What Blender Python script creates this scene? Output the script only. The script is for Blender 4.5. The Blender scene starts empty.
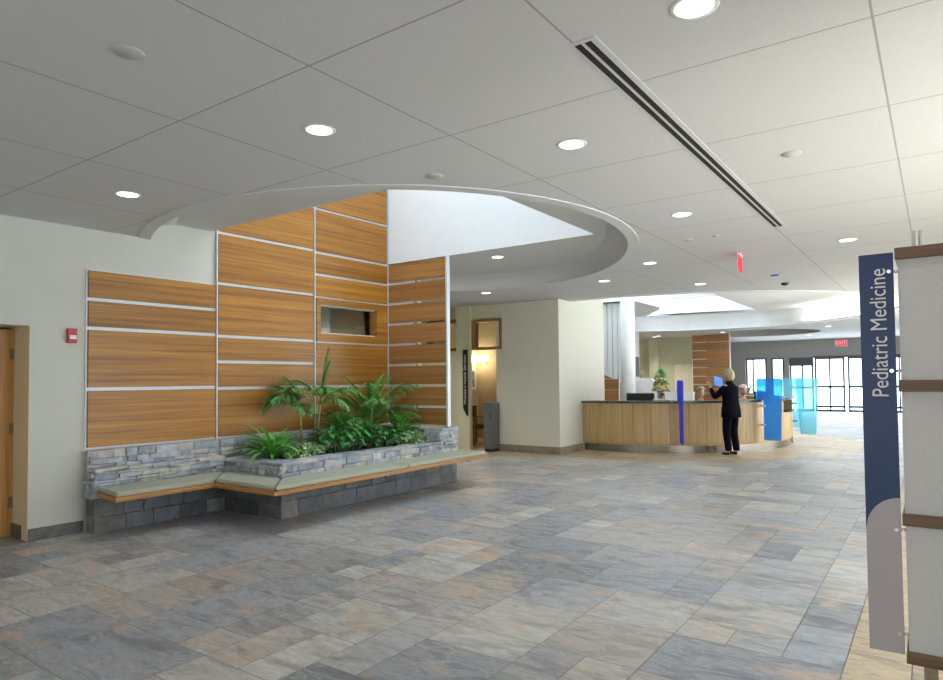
import bpy, bmesh, math, random
from math import sin, cos, pi, radians, atan2, hypot, sqrt
from mathutils import Vector, Matrix, geometry
SC = bpy.context.scene
COL = SC.collection
# ------------------------------------------------------------------ camera
CAMZ = 1.56; YAW = radians(35.4); PITCH = radians(1.85); ROLL = radians(-.55)
cd = bpy.data.cameras.new('camera'); cam = bpy.data.objects.new('camera', cd); COL.objects.link(cam)
cd.sensor_width = 36.0; cd.lens = 655.0/943*36.0; cd.shift_y = 0.0194; cd.clip_start = .05; cd.clip_end = 300
fw = Vector((-sin(YAW)*cos(PITCH), cos(YAW)*cos(PITCH), sin(PITCH)))
rt0 = Vector((cos(YAW), sin(YAW), 0)); up0 = rt0.cross(fw)
rt = rt0*cos(ROLL) + up0*sin(ROLL); up = up0*cos(ROLL) - rt0*sin(ROLL)
cam.matrix_world = Matrix(((rt.x, up.x, -fw.x, 0), (rt.y, up.y, -fw.y, 0), (rt.z, up.z, -fw.z, CAMZ), (0, 0, 0, 1)))
SC.camera = cam
# ------------------------------------------------------------------ view + world
SC.view_settings.view_transform = 'Standard'; SC.view_settings.look = 'None'
SC.view_settings.gamma = 1; SC.view_settings.use_curve_mapping = False
SC.view_settings.exposure = -0.38
w = bpy.data.worlds.new('world'); SC.world = w; w.use_nodes = True
bg = w.node_tree.nodes['Background']; bg.inputs[0].default_value = (.86, .93, 1, 1); bg.inputs[1].default_value = 6
# ------------------------------------------------------------------ sun, daylight and added fill
def area(name, loc, size, power, direction, col=(1, 1, 1), spread=pi):
    l = bpy.data.lights.new(name, 'AREA'); l.shape = 'RECTANGLE'; l.size = size[0]; l.size_y = size[1]
    l.energy = power; l.color = col; l.spread = spread
    o = bpy.data.objects.new(name, l); COL.objects.link(o); o.location = loc
    o.rotation_euler = Vector(direction).to_track_quat('-Z', 'Y').to_euler()
    return o
sl = bpy.data.lights.new('sun', 'SUN'); sl.energy = 36; sl.angle = radians(2.0); sl.color = (.80, .91, 1)
so = bpy.data.objects.new('sun', sl); COL.objects.link(so); so.location = (20, 5, 20)
so.rotation_euler = Vector((-1, -.05, -1.12)).to_track_quat('-Z', 'Y').to_euler()
area('skylight_daylight_near', (-5.5, 6.3, 5.55), (3.5, 3.0), 125, (0, 0, -1), (.80, .91, 1))
area('skylight_daylight_far', (-7.0, 18.9, 5.75), (4.6, 7.2), 330, (0, 0, -1), (.86, .93, 1))
area('window_daylight_right', (2.95, 5.5, 1.6), (4, 2.9), 40, (-1, 0, 0), (.93, .96, 1))
area('window_daylight_far_right', (2.95, 17.5, 1.6), (9, 2.9), 170, (-1, 0, 0), (.93, .96, 1))
area('fill_light_back', (-1.5, -3.85, 1.6), (7, 2.7), 150, (0, 1, 0), (.95, .97, 1))  # added fill behind the camera; the back wall has no window
area('entrance_daylight', (-2.0, 32.6, 1.3), (10, 2.3), 330, (0, -1, 0), (.88, .95, 1))

# ------------------------------------------------------------------ materials
MATS = {}
def nt(name):
    m = bpy.data.materials.new(name); m.use_nodes = True
    t = m.node_tree; return m, t, t.nodes['Principled BSDF']
def N(t, k, **kw):
    n = t.nodes.new(k)
    for a, b in kw.items():
        if a.startswith('i_'):
            key = a[2:]
            key = int(key) if key.isdigit() else key.replace('_', ' ')
            n.inputs[key].default_value = b
        else: setattr(n, a, b)
    return n
def ramp(t, stops, interp='LINEAR'):
    n = t.nodes.new('ShaderNodeValToRGB'); cr = n.color_ramp; cr.interpolation = interp
    while len(cr.elements) < len(stops): cr.elements.new(.5)
    for e, (p, c) in zip(cr.elements, stops): e.position = p; e.color = (*c, 1)
    return n
def mix(t, fac, a, b, mode='MIX'):
    n = t.nodes.new('ShaderNodeMix'); n.data_type = 'RGBA'; n.blend_type = mode
    for k, v in ((0, fac), (6, a), (7, b)):
        if hasattr(v, 'links'): t.links.new(v, n.inputs[k])
        elif k == 0: n.inputs[0].default_value = v
        else: n.inputs[k].default_value = (*v, 1)
    return n.outputs[2]
def coord(t, scale=(1, 1, 1), kind='Object'):
    c = t.nodes.new('ShaderNodeTexCoord'); m = t.nodes.new('ShaderNodeMapping'); m.inputs['Scale'].default_value = scale
    t.links.new(c.outputs[kind], m.inputs[0]); return m.outputs[0]
def worldpos(t, scale=(1, 1, 1)):
    c = t.nodes.new('ShaderNodeNewGeometry'); m = t.nodes.new('ShaderNodeMapping'); m.inputs['Scale'].default_value = scale
    t.links.new(c.outputs['Position'], m.inputs[0]); return m.outputs[0]
def bump(t, b, src, strength=.2, dist=.01):
    n = t.nodes.new('ShaderNodeBump'); n.inputs['Strength'].default_value = strength; n.inputs['Distance'].default_value = dist
    t.links.new(src, n.inputs['Height']); t.links.new(n.outputs[0], b.inputs['Normal'])
def plain(name, col, rough=.6, metal=0, noise=.06, nscale=6, spec=.5, bmp=0, emis=None, estr=0):
    if name in MATS: return MATS[name]
    m, t, b = nt(name)
    v = worldpos(t); n = N(t, 'ShaderNodeTexNoise', i_Scale=nscale, i_Detail=4.0); t.links.new(v, n.inputs['Vector'])
    lo = tuple(c*(1-noise) for c in col); hi = tuple(min(1, c*(1+noise)) for c in col)
    r = ramp(t, [(.3, lo), (.7, hi)]); t.links.new(n.outputs[0], r.inputs[0]); t.links.new(r.outputs[0], b.inputs['Base Color'])
    b.inputs['Roughness'].default_value = rough; b.inputs['Metallic'].default_value = metal
    b.inputs['Specular IOR Level'].default_value = spec
    if bmp: bump(t, b, n.outputs[0], bmp, .01)
    if emis: b.inputs['Emission Color'].default_value = (*emis, 1); b.inputs['Emission Strength'].default_value = estr
    MATS[name] = m; return m
def wood(name, dark, light, axis='y', rough=.38, scale=1.0):
    m, t, b = nt(name)
    s = {'y': (1, .16, 9), 'x': (.16, 1, 9), 'z': (9, 9, .35)}[axis]
    v = worldpos(t, tuple(a*scale for a in s))
    oi = N(t, 'ShaderNodeObjectInfo'); ad = N(t, 'ShaderNodeVectorMath', operation='ADD')
    ml = N(t, 'ShaderNodeVectorMath', operation='SCALE'); ml.inputs[3].default_value = 37.0
    cmb = N(t, 'ShaderNodeCombineXYZ')
    for i in range(3): t.links.new(oi.outputs['Random'], cmb.inputs[i])
    t.links.new(cmb.outputs[0], ml.inputs[0]); t.links.new(v, ad.inputs[0]); t.links.new(ml.outputs[0], ad.inputs[1])
    n1 = N(t, 'ShaderNodeTexNoise', i_Scale=2.0, i_Detail=5.0, i_Roughness=.62, i_Distortion=.12); t.links.new(ad.outputs[0], n1.inputs['Vector'])
    n2 = N(t, 'ShaderNodeTexNoise', i_Scale=11.0, i_Detail=3.0); t.links.new(ad.outputs[0], n2.inputs['Vector'])
    mid = tuple((a+c)/2 for a, c in zip(dark, light))
    r = ramp(t, [(.28, dark), (.5, mid), (.72, light)]); t.links.new(n1.outputs[0], r.inputs[0])
    r2 = ramp(t, [(.3, (.80, .78, .74)), (.7, (1.12, 1.12, 1.12))]); t.links.new(n2.outputs[0], r2.inputs[0])
    r3 = ramp(t, [(0, (.88, .85, .82)), (1, (1.1, 1.1, 1.12))]); t.links.new(oi.outputs['Random'], r3.inputs[0])
    c = mix(t, 1.0, r.outputs[0], r2.outputs[0], 'MULTIPLY'); c = mix(t, 1.0, c, r3.outputs[0], 'MULTIPLY')
    t.links.new(c, b.inputs['Base Color']); b.inputs['Roughness'].default_value = rough
    MATS[name] = m; return m
def emit(name, col, s):
    m = bpy.data.materials.new(name); m.use_nodes = True; t = m.node_tree; t.nodes.clear()
    e = t.nodes.new('ShaderNodeEmission'); o = t.nodes.new('ShaderNodeOutputMaterial')
    nz = N(t, 'ShaderNodeTexNoise', i_Scale=3.0); r = ramp(t, [(0, tuple(c*.97 for c in col)), (1, col)]); t.links.new(nz.outputs[0], r.inputs[0])
    t.links.new(r.outputs[0], e.inputs[0]); e.inputs[1].default_value = s; t.links.new(e.outputs[0], o.inputs[0]); return m
def glass(name, tint=(1, 1, 1), gl=.06, diff=0, dcol=(1, 1, 1), rough=.02, tcol=None):
    m = bpy.data.materials.new(name); m.use_nodes = True; t = m.node_tree; t.nodes.clear()
    o = t.nodes.new('ShaderNodeOutputMaterial'); tr = t.nodes.new('ShaderNodeBsdfTransparent'); tr.inputs[0].default_value = (*tint, 1)
    g = t.nodes.new('ShaderNodeBsdfGlossy'); g.inputs['Roughness'].default_value = rough
    f = N(t, 'ShaderNodeFresnel', i_IOR=1.45); mx = t.nodes.new('ShaderNodeMixShader')
    t.links.new(f.outputs[0], mx.inputs[0]); t.links.new(tr.outputs[0], mx.inputs[1]); t.links.new(g.outputs[0], mx.inputs[2])
    out = mx.outputs[0]
    if diff:
        d = t.nodes.new('ShaderNodeBsdfDiffuse'); d.inputs[0].default_value = (*dcol, 1)
        tl = t.nodes.new('ShaderNodeBsdfTranslucent'); tl.inputs[0].default_value = (*(tcol or dcol), 1)
        ms = t.nodes.new('ShaderNodeMixShader'); ms.inputs[0].default_value = .6; t.links.new(d.outputs[0], ms.inputs[1]); t.links.new(tl.outputs[0], ms.inputs[2])
        m2 = t.nodes.new('ShaderNodeMixShader'); m2.inputs[0].default_value = diff; t.links.new(out, m2.inputs[1]); t.links.new(ms.outputs[0], m2.inputs[2]); out = m2.outputs[0]
    t.links.new(out, o.inputs[0]); return m

M_wall = plain('wall_paint', (.60, .60, .53), .7, noise=.02, nscale=3)
M_white = plain('white_paint', (.82, .845, .86), .6, noise=.015)
M_yel = plain('cream_paint', (.66, .64, .46), .7, noise=.02)
M_tanw = plain('tan_paint', (.70, .60, .38), .7, noise=.02)
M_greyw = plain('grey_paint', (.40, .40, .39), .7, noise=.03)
M_fascia = plain('ceiling_gypsum', (.62, .63, .64), .7, noise=.015)
M_metal = plain('brushed_steel', (.36, .335, .29), .2, 1, noise=.06, nscale=40)
M_alu = plain('aluminium_reveal', (.62, .66, .68), .45, .3, noise=.03)
M_chrome = plain('chrome', (.8, .8, .82), .15, 1, noise=.02)
M_black = plain('black_plastic', (.015, .016, .02), .4, noise=.2)
M_dark = plain('dark_slot', (.01, .01, .01), .8, noise=.2)
M_top = plain('black_counter_top', (.035, .033, .035), .25, noise=.3, nscale=60)
M_gcab = plain('grey_laminate', (.13, .14, .14), .45, noise=.05)
M_wood = wood('honey_wood_panel', (.21, .075, .008), (.50, .235, .032))
M_woodx = wood('honey_wood_panel_cross', (.26, .11, .03), (.46, .235, .08), 'x')
M_seatwood = wood('bench_edge_wood', (.36, .16, .04), (.58, .30, .09))
M_count = wood('counter_maple', (.55, .385, .175), (.60, .43, .205), 'z', .5, .25)
M_brown = wood('display_brown_wood', (.13, .075, .045), (.24, .145, .09), 'x', .5)
M_frame = wood('window_frame_wood', (.28, .12, .05), (.40, .19, .08), 'x', .4)
M_door = wood('door_wood', (.60, .30, .08), (.74, .42, .15), 'z', .4)
M_cush = plain('sage_cushion_fabric', (.44, .46, .36), .85, noise=.06, nscale=140, bmp=.15)
M_trim = plain('lamp_trim_white', (.85, .85, .85), .4, noise=.01)
M_lens = emit('lamp_lens', (1, .97, .93), 7)
M_warm = emit('sconce_glow', (1, .82, .5), 9)
M_cap = plain('speaker_cap_grey', (.50, .50, .50), .6, noise=.02)
M_red = emit('exit_red', (1, .06, .08), 2.2)
M_redp = plain('alarm_red', (.5, .02, .03), .4, noise=.03)
M_glass = glass('clear_glass', (.94, .97, .96))
M_glassdoor = glass('entrance_glass', (.9, .97, 1))
M_blueg = glass('blue_translucent_acrylic', (.22, .62, 1), diff=.42, dcol=(.15, .09, .30), tcol=(.12, .45, .95))
M_bluec = glass('pale_blue_acrylic', (.58, .93, 1), diff=.4, dcol=(.30, .62, .85), tcol=(.45, .9, 1))
M_bluev = glass('violet_blue_acrylic', (.16, .25, .95), diff=.6, dcol=(.09, .07, .40), tcol=(.18, .3, 1))
M_signb = plain('sign_navy', (.008, .04, .14), .4, noise=.05)
M_signg = plain('sign_grey', (.50, .47, .48), .5, noise=.02)
M_lett = plain('sign_lettering', (.85, .85, .85), .5, noise=.01)
M_panelw = plain('display_white_fabric', (.70, .70, .70), .85, noise=.03, nscale=90, bmp=.1)
M_soil = plain('dark_pebble_soil', (.05, .055, .07), .8, noise=.6, nscale=60, bmp=.8)
M_skirt = plain('baseboard_stone', (.13, .125, .11), .45, noise=.25, nscale=12)
M_outside = plain('pale_pavement', (.75, .75, .75), .8)

# ceiling with panel joints
def ceil_mat():
    m, t, b = nt('ceiling_panels')
    v = worldpos(t); sp = N(t, 'ShaderNodeSeparateXYZ'); t.links.new(v, sp.inputs[0])
    fac = None
    for i, off in ((0, .2 + 1.22*40), (1, -2.27 + 1.22*40)):
        a = N(t, 'ShaderNodeMath', operation='ADD'); a.inputs[1].default_value = off; t.links.new(sp.outputs[i], a.inputs[0])
        d = N(t, 'ShaderNodeMath', operation='DIVIDE'); d.inputs[1].default_value = 1.22; t.links.new(a.outputs[0], d.inputs[0])
        f = N(t, 'ShaderNodeMath', operation='FRACT'); t.links.new(d.outputs[0], f.inputs[0])
        s = N(t, 'ShaderNodeMath', operation='SUBTRACT'); s.inputs[1].default_value = .5; t.links.new(f.outputs[0], s.inputs[0])
        ab = N(t, 'ShaderNodeMath', operation='ABSOLUTE'); t.links.new(s.outputs[0], ab.inputs[0])
        g = N(t, 'ShaderNodeMath', operation='GREATER_THAN'); g.inputs[1].default_value = .5 - .0045; t.links.new(ab.outputs[0], g.inputs[0])
        if fac is None: fac = g.outputs[0]
        else:
            mx = N(t, 'ShaderNodeMath', operation='MAXIMUM'); t.links.new(fac, mx.inputs[0]); t.links.new(g.outputs[0], mx.inputs[1]); fac = mx.outputs[0]
    n = N(t, 'ShaderNodeTexNoise', i_Scale=160.0, i_Detail=2.0); t.links.new(v, n.inputs['Vector'])
    r = ramp(t, [(.3, (.585, .59, .60)), (.7, (.635, .64, .65))]); t.links.new(n.outputs[0], r.inputs[0])
    t.links.new(mix(t, fac, r.outputs[0], (.34, .34, .34)), b.inputs['Base Color']); b.inputs['Roughness'].default_value = .8
    return m
M_ceil = ceil_mat()
# slate tiles : every tile has its own attribute colour and offset
def slate_mat(name, rough=.3, tan=False):
    m, t, b = nt(name)
    at = N(t, 'ShaderNodeAttribute', attribute_name='tile'); of = N(t, 'ShaderNodeAttribute', attribute_name='shift')
    v = worldpos(t)
    sc = N(t, 'ShaderNodeVectorMath', operation='SCALE'); sc.inputs[3].default_value = 40.0; t.links.new(of.outputs['Color'], sc.inputs[0])
    ad = N(t, 'ShaderNodeVectorMath', operation='ADD'); t.links.new(v, ad.inputs[0]); t.links.new(sc.outputs[0], ad.inputs[1])
    mp = N(t, 'ShaderNodeMapping'); mp.inputs['Scale'].default_value = (1, 2.6, 1); mp.inputs['Rotation'].default_value = (0, 0, .5); t.links.new(ad.outputs[0], mp.inputs[0])
    n1 = N(t, 'ShaderNodeTexNoise', i_Scale=2.2, i_Detail=6.0, i_Roughness=.62, i_Distortion=1.2); t.links.new(mp.outputs[0], n1.inputs['Vector'])
    n2 = N(t, 'ShaderNodeTexNoise', i_Scale=1.3, i_Detail=3.0, i_Distortion=2.0); t.links.new(ad.outputs[0], n2.inputs['Vector'])
    n3 = N(t, 'ShaderNodeTexNoise', i_Scale=14.0, i_Detail=5.0); t.links.new(mp.outputs[0], n3.inputs['Vector'])
    r1 = ramp(t, [(.25, (.55, .57, .61)), (.5, (1, 1, 1)), (.75, (1.32, 1.31, 1.26))]); t.links.new(n1.outputs[0], r1.inputs[0])
    c = mix(t, 1.0, at.outputs['Color'], r1.outputs[0], 'MULTIPLY')
    r2 = ramp(t, [(.57, (0, 0, 0)), (.70, (.6, .6, .6))]); t.links.new(n2.outputs[0], r2.inputs[0])
    c = mix(t, r2.outputs[0], c, (.62, .44, .31) if not tan else (.55, .36, .18))
    r4 = ramp(t, [(.485, (0, 0, 0)), (.5, (.5, .5, .5)), (.515, (0, 0, 0))]); t.links.new(n1.outputs[0], r4.inputs[0])
    c = mix(t, r4.outputs[0], c, (.62, .60, .52))
    r3 = ramp(t, [(.3, (.86, .86, .86)), (.7, (1.12, 1.12, 1.12))]); t.links.new(n3.outputs[0], r3.inputs[0])
    c = mix(t, 1.0, c, r3.outputs[0], 'MULTIPLY')
    t.links.new(c, b.inputs['Base Color']); b.inputs['Roughness'].default_value = rough
    bump(t, b, n3.outputs[0], .12, .004)
    return m
M_slate = slate_mat('slate_floor_tile', .42)
M_grout = plain('grout', (.24, .235, .22), .8)
def stone_mat(name, rough=.8):
    m, t, b = nt(name)
    at = N(t, 'ShaderNodeAttribute', attribute_name='tile'); v = worldpos(t)
    n1 = N(t, 'ShaderNodeTexNoise', i_Scale=9.0, i_Detail=8.0, i_Roughness=.65); t.links.new(v, n1.inputs['Vector'])
    r1 = ramp(t, [(.25, (.55, .56, .58)), (.5, (1, 1, 1)), (.75, (1.4, 1.38, 1.3))]); t.links.new(n1.outputs[0], r1.inputs[0])
    c = mix(t, 1.0, at.outputs['Color'], r1.outputs[0], 'MULTIPLY'); t.links.new(c, b.inputs['Base Color'])
    b.inputs['Roughness'].default_value = rough; bump(t, b, n1.outputs[0], .7, .02); return m
M_stone = stone_mat('ledge_stone'); M_slab = stone_mat('dark_slate_facing', .5)
def leaf_mat(name, c1, c2, rough=.4, sc=18):
    m, t, b = nt(name); v = worldpos(t)
    n = N(t, 'ShaderNodeTexNoise', i_Scale=float(sc), i_Detail=2.0); t.links.new(v, n.inputs['Vector'])
    r = ramp(t, [(.35, c1), (.65, c2)]); t.links.new(n.outputs[0], r.inputs[0]); t.links.new(r.outputs[0], b.inputs['Base Color'])
    b.inputs['Roughness'].default_value = rough; return m
M_leaf1 = leaf_mat('leaf_strap_green', (.07, .34, .04), (.22, .60, .10))
M_leaf2 = leaf_mat('leaf_palm_green', (.06, .26, .06), (.20, .52, .12))
M_leaf3 = leaf_mat('leaf_pale_variegated', (.22, .50, .16), (.66, .80, .48), sc=40)
M_leaf4 = leaf_mat('leaf_deep_green', (.05, .26, .06), (.17, .50, .13))
M_cane = plain('palm_cane', (.42, .34, .14), .5, noise=.25, nscale=30)

# ------------------------------------------------------------------ mesh builder
XMIN = None
class MB:
    def __init__(s, mat=None):
        s.bm = bmesh.new(); s.M = mat; s.cols = []
    def _v(s, p):
        p = Vector(p)
        if XMIN is not None:
            lim = XMIN+.034*(p.y-3.2)
            if p.x < lim: p.x = lim+.25*(1-math.exp(p.x-lim))*.3
            if p.y > 7.75: p.y = 7.75
        return s.bm.verts.new(s.M @ p if s.M else p)
    def face(s, pts, mi=0):
        f = s.bm.faces.new([s._v(p) for p in pts]); f.material_index = mi; return f
    def box(s, x0, x1, y0, y1, z0, z1, mi=0, bevel=0, jit=0):
        P = [(x, y, z) for z in (z0, z1) for y in (y0, y1) for x in (x0, x1)]
        if jit: P = [(a+random.uniform(-jit, jit), b+random.uniform(-jit, jit), c+random.uniform(-jit*.6, jit*.6)) for a, b, c in P]
        v = [s._v(p) for p in P]; fs = []
        for q in ((0, 2, 3, 1), (4, 5, 7, 6), (0, 1, 5, 4), (2, 6, 7, 3), (0, 4, 6, 2), (1, 3, 7, 5)):
            f = s.bm.faces.new([v[i] for i in q]); f.material_index = mi; fs.append(f)
        if bevel:
            es = list({e for f in fs for e in f.edges})
            r = bmesh.ops.bevel(s.bm, geom=es, offset=bevel, segments=2, affect='EDGES', profile=.5)
            fs = list({f for f in r['faces']} | {f for f in fs if f.is_valid})
            for f in fs: f.material_index = mi
        return fs
    def prism(s, poly, z0, z1, mi=0):
        a = [s._v((x, y, z0)) for x, y in poly]; b = [s._v((x, y, z1)) for x, y in poly]; n = len(poly)
        s.bm.faces.new(a[::-1]).material_index = mi; s.bm.faces.new(b).material_index = mi
        for i in range(n): s.bm.faces.new((a[i], a[(i+1) % n], b[(i+1) % n], b[i])).material_index = mi
    def xprism(s, poly, y0, y1, mi=0):      # poly in (x,z)
        a = [s._v((x, y0, z)) for x, z in poly]; b = [s._v((x, y1, z)) for x, z in poly]; n = len(poly)
        s.bm.faces.new(a).material_index = mi; s.bm.faces.new(b[::-1]).material_index = mi
        for i in range(n): s.bm.faces.new((a[(i+1) % n], a[i], b[i], b[(i+1) % n])).material_index = mi
    def lathe(s, prof, c=(0, 0, 0), seg=24, mi=0):
        rings = []
        for r, z in prof: rings.append([s._v((c[0]+r*cos(2*pi*k/seg), c[1]+r*sin(2*pi*k/seg), c[2]+z)) for k in range(seg)])
        for a, b in zip(rings, rings[1:]):
            for k in range(seg): f = s.bm.faces.new((a[k], a[(k+1) % seg], b[(k+1) % seg], b[k])); f.material_index = mi; f.smooth = True
        if prof[0][0] > 1e-4: s.bm.faces.new(rings[0][::-1]).material_index = mi
        if prof[-1][0] > 1e-4: s.bm.faces.new(rings[-1]).material_index = mi
    def tube(s, pts, rad, seg=8, mi=0, cap=True):
        pts = [Vector(p) for p in pts]; rad = rad if isinstance(rad, (list, tuple)) else [rad]*len(pts)
        rings = []
        for i, p in enumerate(pts):
            d = (pts[min(i+1, len(pts)-1)] - pts[max(i-1, 0)]).normalized()
            u = d.cross(Vector((0, 0, 1)) if abs(d.z) < .9 else Vector((1, 0, 0))).normalized(); v = d.cross(u)
            rings.append([s._v(p + (u*cos(2*pi*k/seg)+v*sin(2*pi*k/seg))*rad[i]) for k in range(seg)])
        for a, b in zip(rings, rings[1:]):
            for k in range(seg): f = s.bm.faces.new((a[k], a[(k+1) % seg], b[(k+1) % seg], b[k])); f.material_index = mi; f.smooth = True
        if cap: s.bm.faces.new(rings[0][::-1]).material_index = mi; s.bm.faces.new(rings[-1]).material_index = mi
    def arc(s, c, r0, r1, a0, a1, z0, z1, n=24, mi=0):   # curved slab, angles in degrees
        R = [[], [], [], []]
        for i in range(n+1):
            a = radians(a0+(a1-a0)*i/n)
            for k, (r, z) in enumerate(((r0, z0), (r1, z0), (r1, z1), (r0, z1))):
                R[k].append(s._v((c[0]+r*cos(a), c[1]+r*sin(a), z)))
        for k in range(4):
            A, B = R[k], R[(k+1) % 4]
            for i in range(n): s.bm.faces.new((A[i], A[i+1], B[i+1], B[i])).material_index = mi
        s.bm.faces.new([R[k][0] for k in range(4)]).material_index = mi
        s.bm.faces.new([R[k][n] for k in range(3, -1, -1)]).material_index = mi
    def plate(s, loops, z, mi=0, th=0):     # polygon with holes, each loop in (x,y)
        V = [[Vector((x, y, 0)) for x, y in l] for l in loops]; flat = [p for l in V for p in l]
        tri = geometry.tessellate_polygon(V)
        for zz in ((z,) if not th else (z, z+th)):
            vs = [s._v((p.x, p.y, zz)) for p in flat]
            for t in tri:
                try: s.bm.faces.new([vs[i] for i in t]).material_index = mi
                except ValueError: pass
    def build(s, name, mats, parent=None, loc=None, smooth=False, recalc=True):
        if recalc: bmesh.ops.recalc_face_normals(s.bm, faces=s.bm.faces[:])
        me = bpy.data.meshes.new(name); s.bm.to_mesh(me); s.bm.free()
        for m in (mats if isinstance(mats, (list, tuple)) else [mats]): me.materials.append(m)
        if smooth:
            for p in me.polygons: p.use_smooth = True
        o = bpy.data.objects.new(name, me); COL.objects.link(o)
        if parent is not None:
            me.transform(Matrix.Translation(-WL[parent.name])); o.parent = parent; WL[o.name] = WL[parent.name].copy()
        else:
            if loc is None:
                xs = [v.co for v in me.vertices]
                mn = [min(c[i] for c in xs) for i in range(3)]; mxx = [max(c[i] for c in xs) for i in range(3)]
                loc = ((mn[0]+mxx[0])/2, (mn[1]+mxx[1])/2, mn[2])
            me.transform(Matrix.Translation(-Vector(loc))); o.location = loc; WL[o.name] = Vector(loc)
        return o
WL = {}
def thing(name, label, cat, loc, group=None):
    o = bpy.data.objects.new(name, None); COL.objects.link(o); o.location = loc; WL[o.name] = Vector(loc)
    o.empty_display_size = .1; return tag(o, label, cat, group)
def tag(o, label, cat, group=None):
    o['label'] = label; o['category'] = cat
    if group: o['group'] = group
    return o
def struct(o): o['kind'] = 'structure'; return o
def color_attr(o, groups):
    """groups: list of (face index range, colour, shift)"""
    me = o.data
    a = me.attributes.new('tile', 'FLOAT_COLOR', 'FACE'); b = me.attributes.new('shift', 'FLOAT_COLOR', 'FACE')
    for i, (c, s) in enumerate(groups): a.data[i].color = (*c, 1); b.data[i].color = (*s, 1)

random.seed(7)
C = 3.21
def circle(c, r, n=72): return [(c[0]+r*cos(2*pi*k/n), c[1]+r*sin(2*pi*k/n)) for k in range(n)]
# ------------------------------------------------------------------ floor
CTR = (-5.9, 16.25)         # centre of the curved reception counter
def is_tan(x, y):
    d = hypot(x-CTR[0], y-CTR[1])
    if x > -.45: return True
    if d < 4.45: return True
    if x < -6.0 and y > 11.3 - .02*(x+6): return True
    if y > 8.2 and x < -6.9 and y > 10.8: return True
    return False
def make_floor():
    mb = MB(); U = .3; NX, NY = 68, 126; X0, Y0 = -.45-U*46, -4.1
    used = [[False]*NY for _ in range(NX)]; info = []
    greys = [(.33, .36, .40), (.41, .42, .43), (.46, .455, .44), (.37, .37, .37), (.49, .485, .46), (.30, .325, .36), (.44, .415, .38), (.38, .40, .425), (.50, .50, .48)]
    tans = [(.50, .40, .26), (.54, .43, .28), (.46, .37, .25), (.50, .42, .30), (.56, .46, .31)]
    for j in range(NY):
        for i in range(NX):
            if used[i][j]: continue
            w, h = random.choice([(2, 2), (2, 2), (2, 1), (1, 2), (2, 2), (3, 2), (1, 1)])
            while i+w > NX or any(used[i+k][j] for k in range(w)): w -= 1
            if j+h > NY: h = 1
            if i < 46 < i+w: w = 46-i
            while any(used[i+a][j+b] for a in range(w) for b in range(h)): h -= 1
            for a in range(w):
                for b in range(h): used[i+a][j+b] = True
            g = .0025; x0, y0, x1, y1 = X0+i*U+g, Y0+j*U+g, X0+(i+w)*U-g, Y0+(j+h)*U-g
            mb.face([(x0, y0, 0), (x1, y0, 0), (x1, y1, 0), (x0, y1, 0)])
            t = is_tan((x0+x1)/2, (y0+y1)/2); c = random.choice(tans if t else greys); k = random.uniform(.82, 1.08)
            info.append((tuple(q*k for q in c), (random.random(), random.random(), random.random())))
    mb.face([(X0, Y0, -.003), (X0+NX*U, Y0, -.003), (X0+NX*U, Y0+NY*U, -.003), (X0, Y0+NY*U, -.003)], 1); info.append(((.2, .2, .2), (0, 0, 0)))
    o = mb.build('floor', [M_slate, M_grout], loc=(0, 0, 0), recalc=False); color_attr(o, info); struct(o)
make_floor()
g = MB(); g.box(-60, 60, 34, 120, -.12, -.05); g.box(6.5, 60, -20, 34, -.12, -.05); struct(g.build('ground', M_outside))

# ------------------------------------------------------------------ ceiling, its two round recesses and the far coffer
R1C, R1 = (-5.9, 6.75), 3.28; R2C, R2 = (-5.8, 17.8), 5.40; R3C, R3 = (-5.5, 26.5), 2.1
Z1, Z2 = 3.43, 3.72
RT = [(-180, 3.25), (-110, 3.26), (-90, 3.33), (-76, 3.39), (-45, 3.47), (-19, 3.36), (6, 3.17), (25, 3.09), (45, 3.13), (79, 3.35), (100, 3.38), (140, 3.3), (180, 3.25)]
def rad1(a):
    a = (a+180) % 360-180
    for k, ((a0, r0), (a1, r1)) in enumerate(zip(RT, RT[1:])):
        if a0 <= a <= a1:
            pm = RT[max(k-1, 0)]; pn = RT[min(k+2, len(RT)-1)]; t = (a-a0)/(a1-a0)
            m0 = (r1-pm[1])/max(1e-6, a1-pm[0])*(a1-a0); m1 = (pn[1]-r0)/max(1e-6, pn[0]-a0)*(a1-a0)
            return (2*t**3-3*t*t+1)*r0+(t**3-2*t*t+t)*m0+(-2*t**3+3*t*t)*r1+(t**3-t*t)*m1
def ring1(off, n=96): return [(R1C[0]+(rad1(360*k/n)+off)*cos(2*pi*k/n), R1C[1]+(rad1(360*k/n)+off)*sin(2*pi*k/n)) for k in range(n)]
mb = MB(); mb.plate([[(-14, -4.1), (3.15, -4.1), (3.15, 33.2), (-14, 33.2)], ring1(0), circle(R2C, R2, 96), circle(R3C, R3)], C, th=.09)
struct(mb.build('ceiling', M_ceil, recalc=False))
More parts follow.
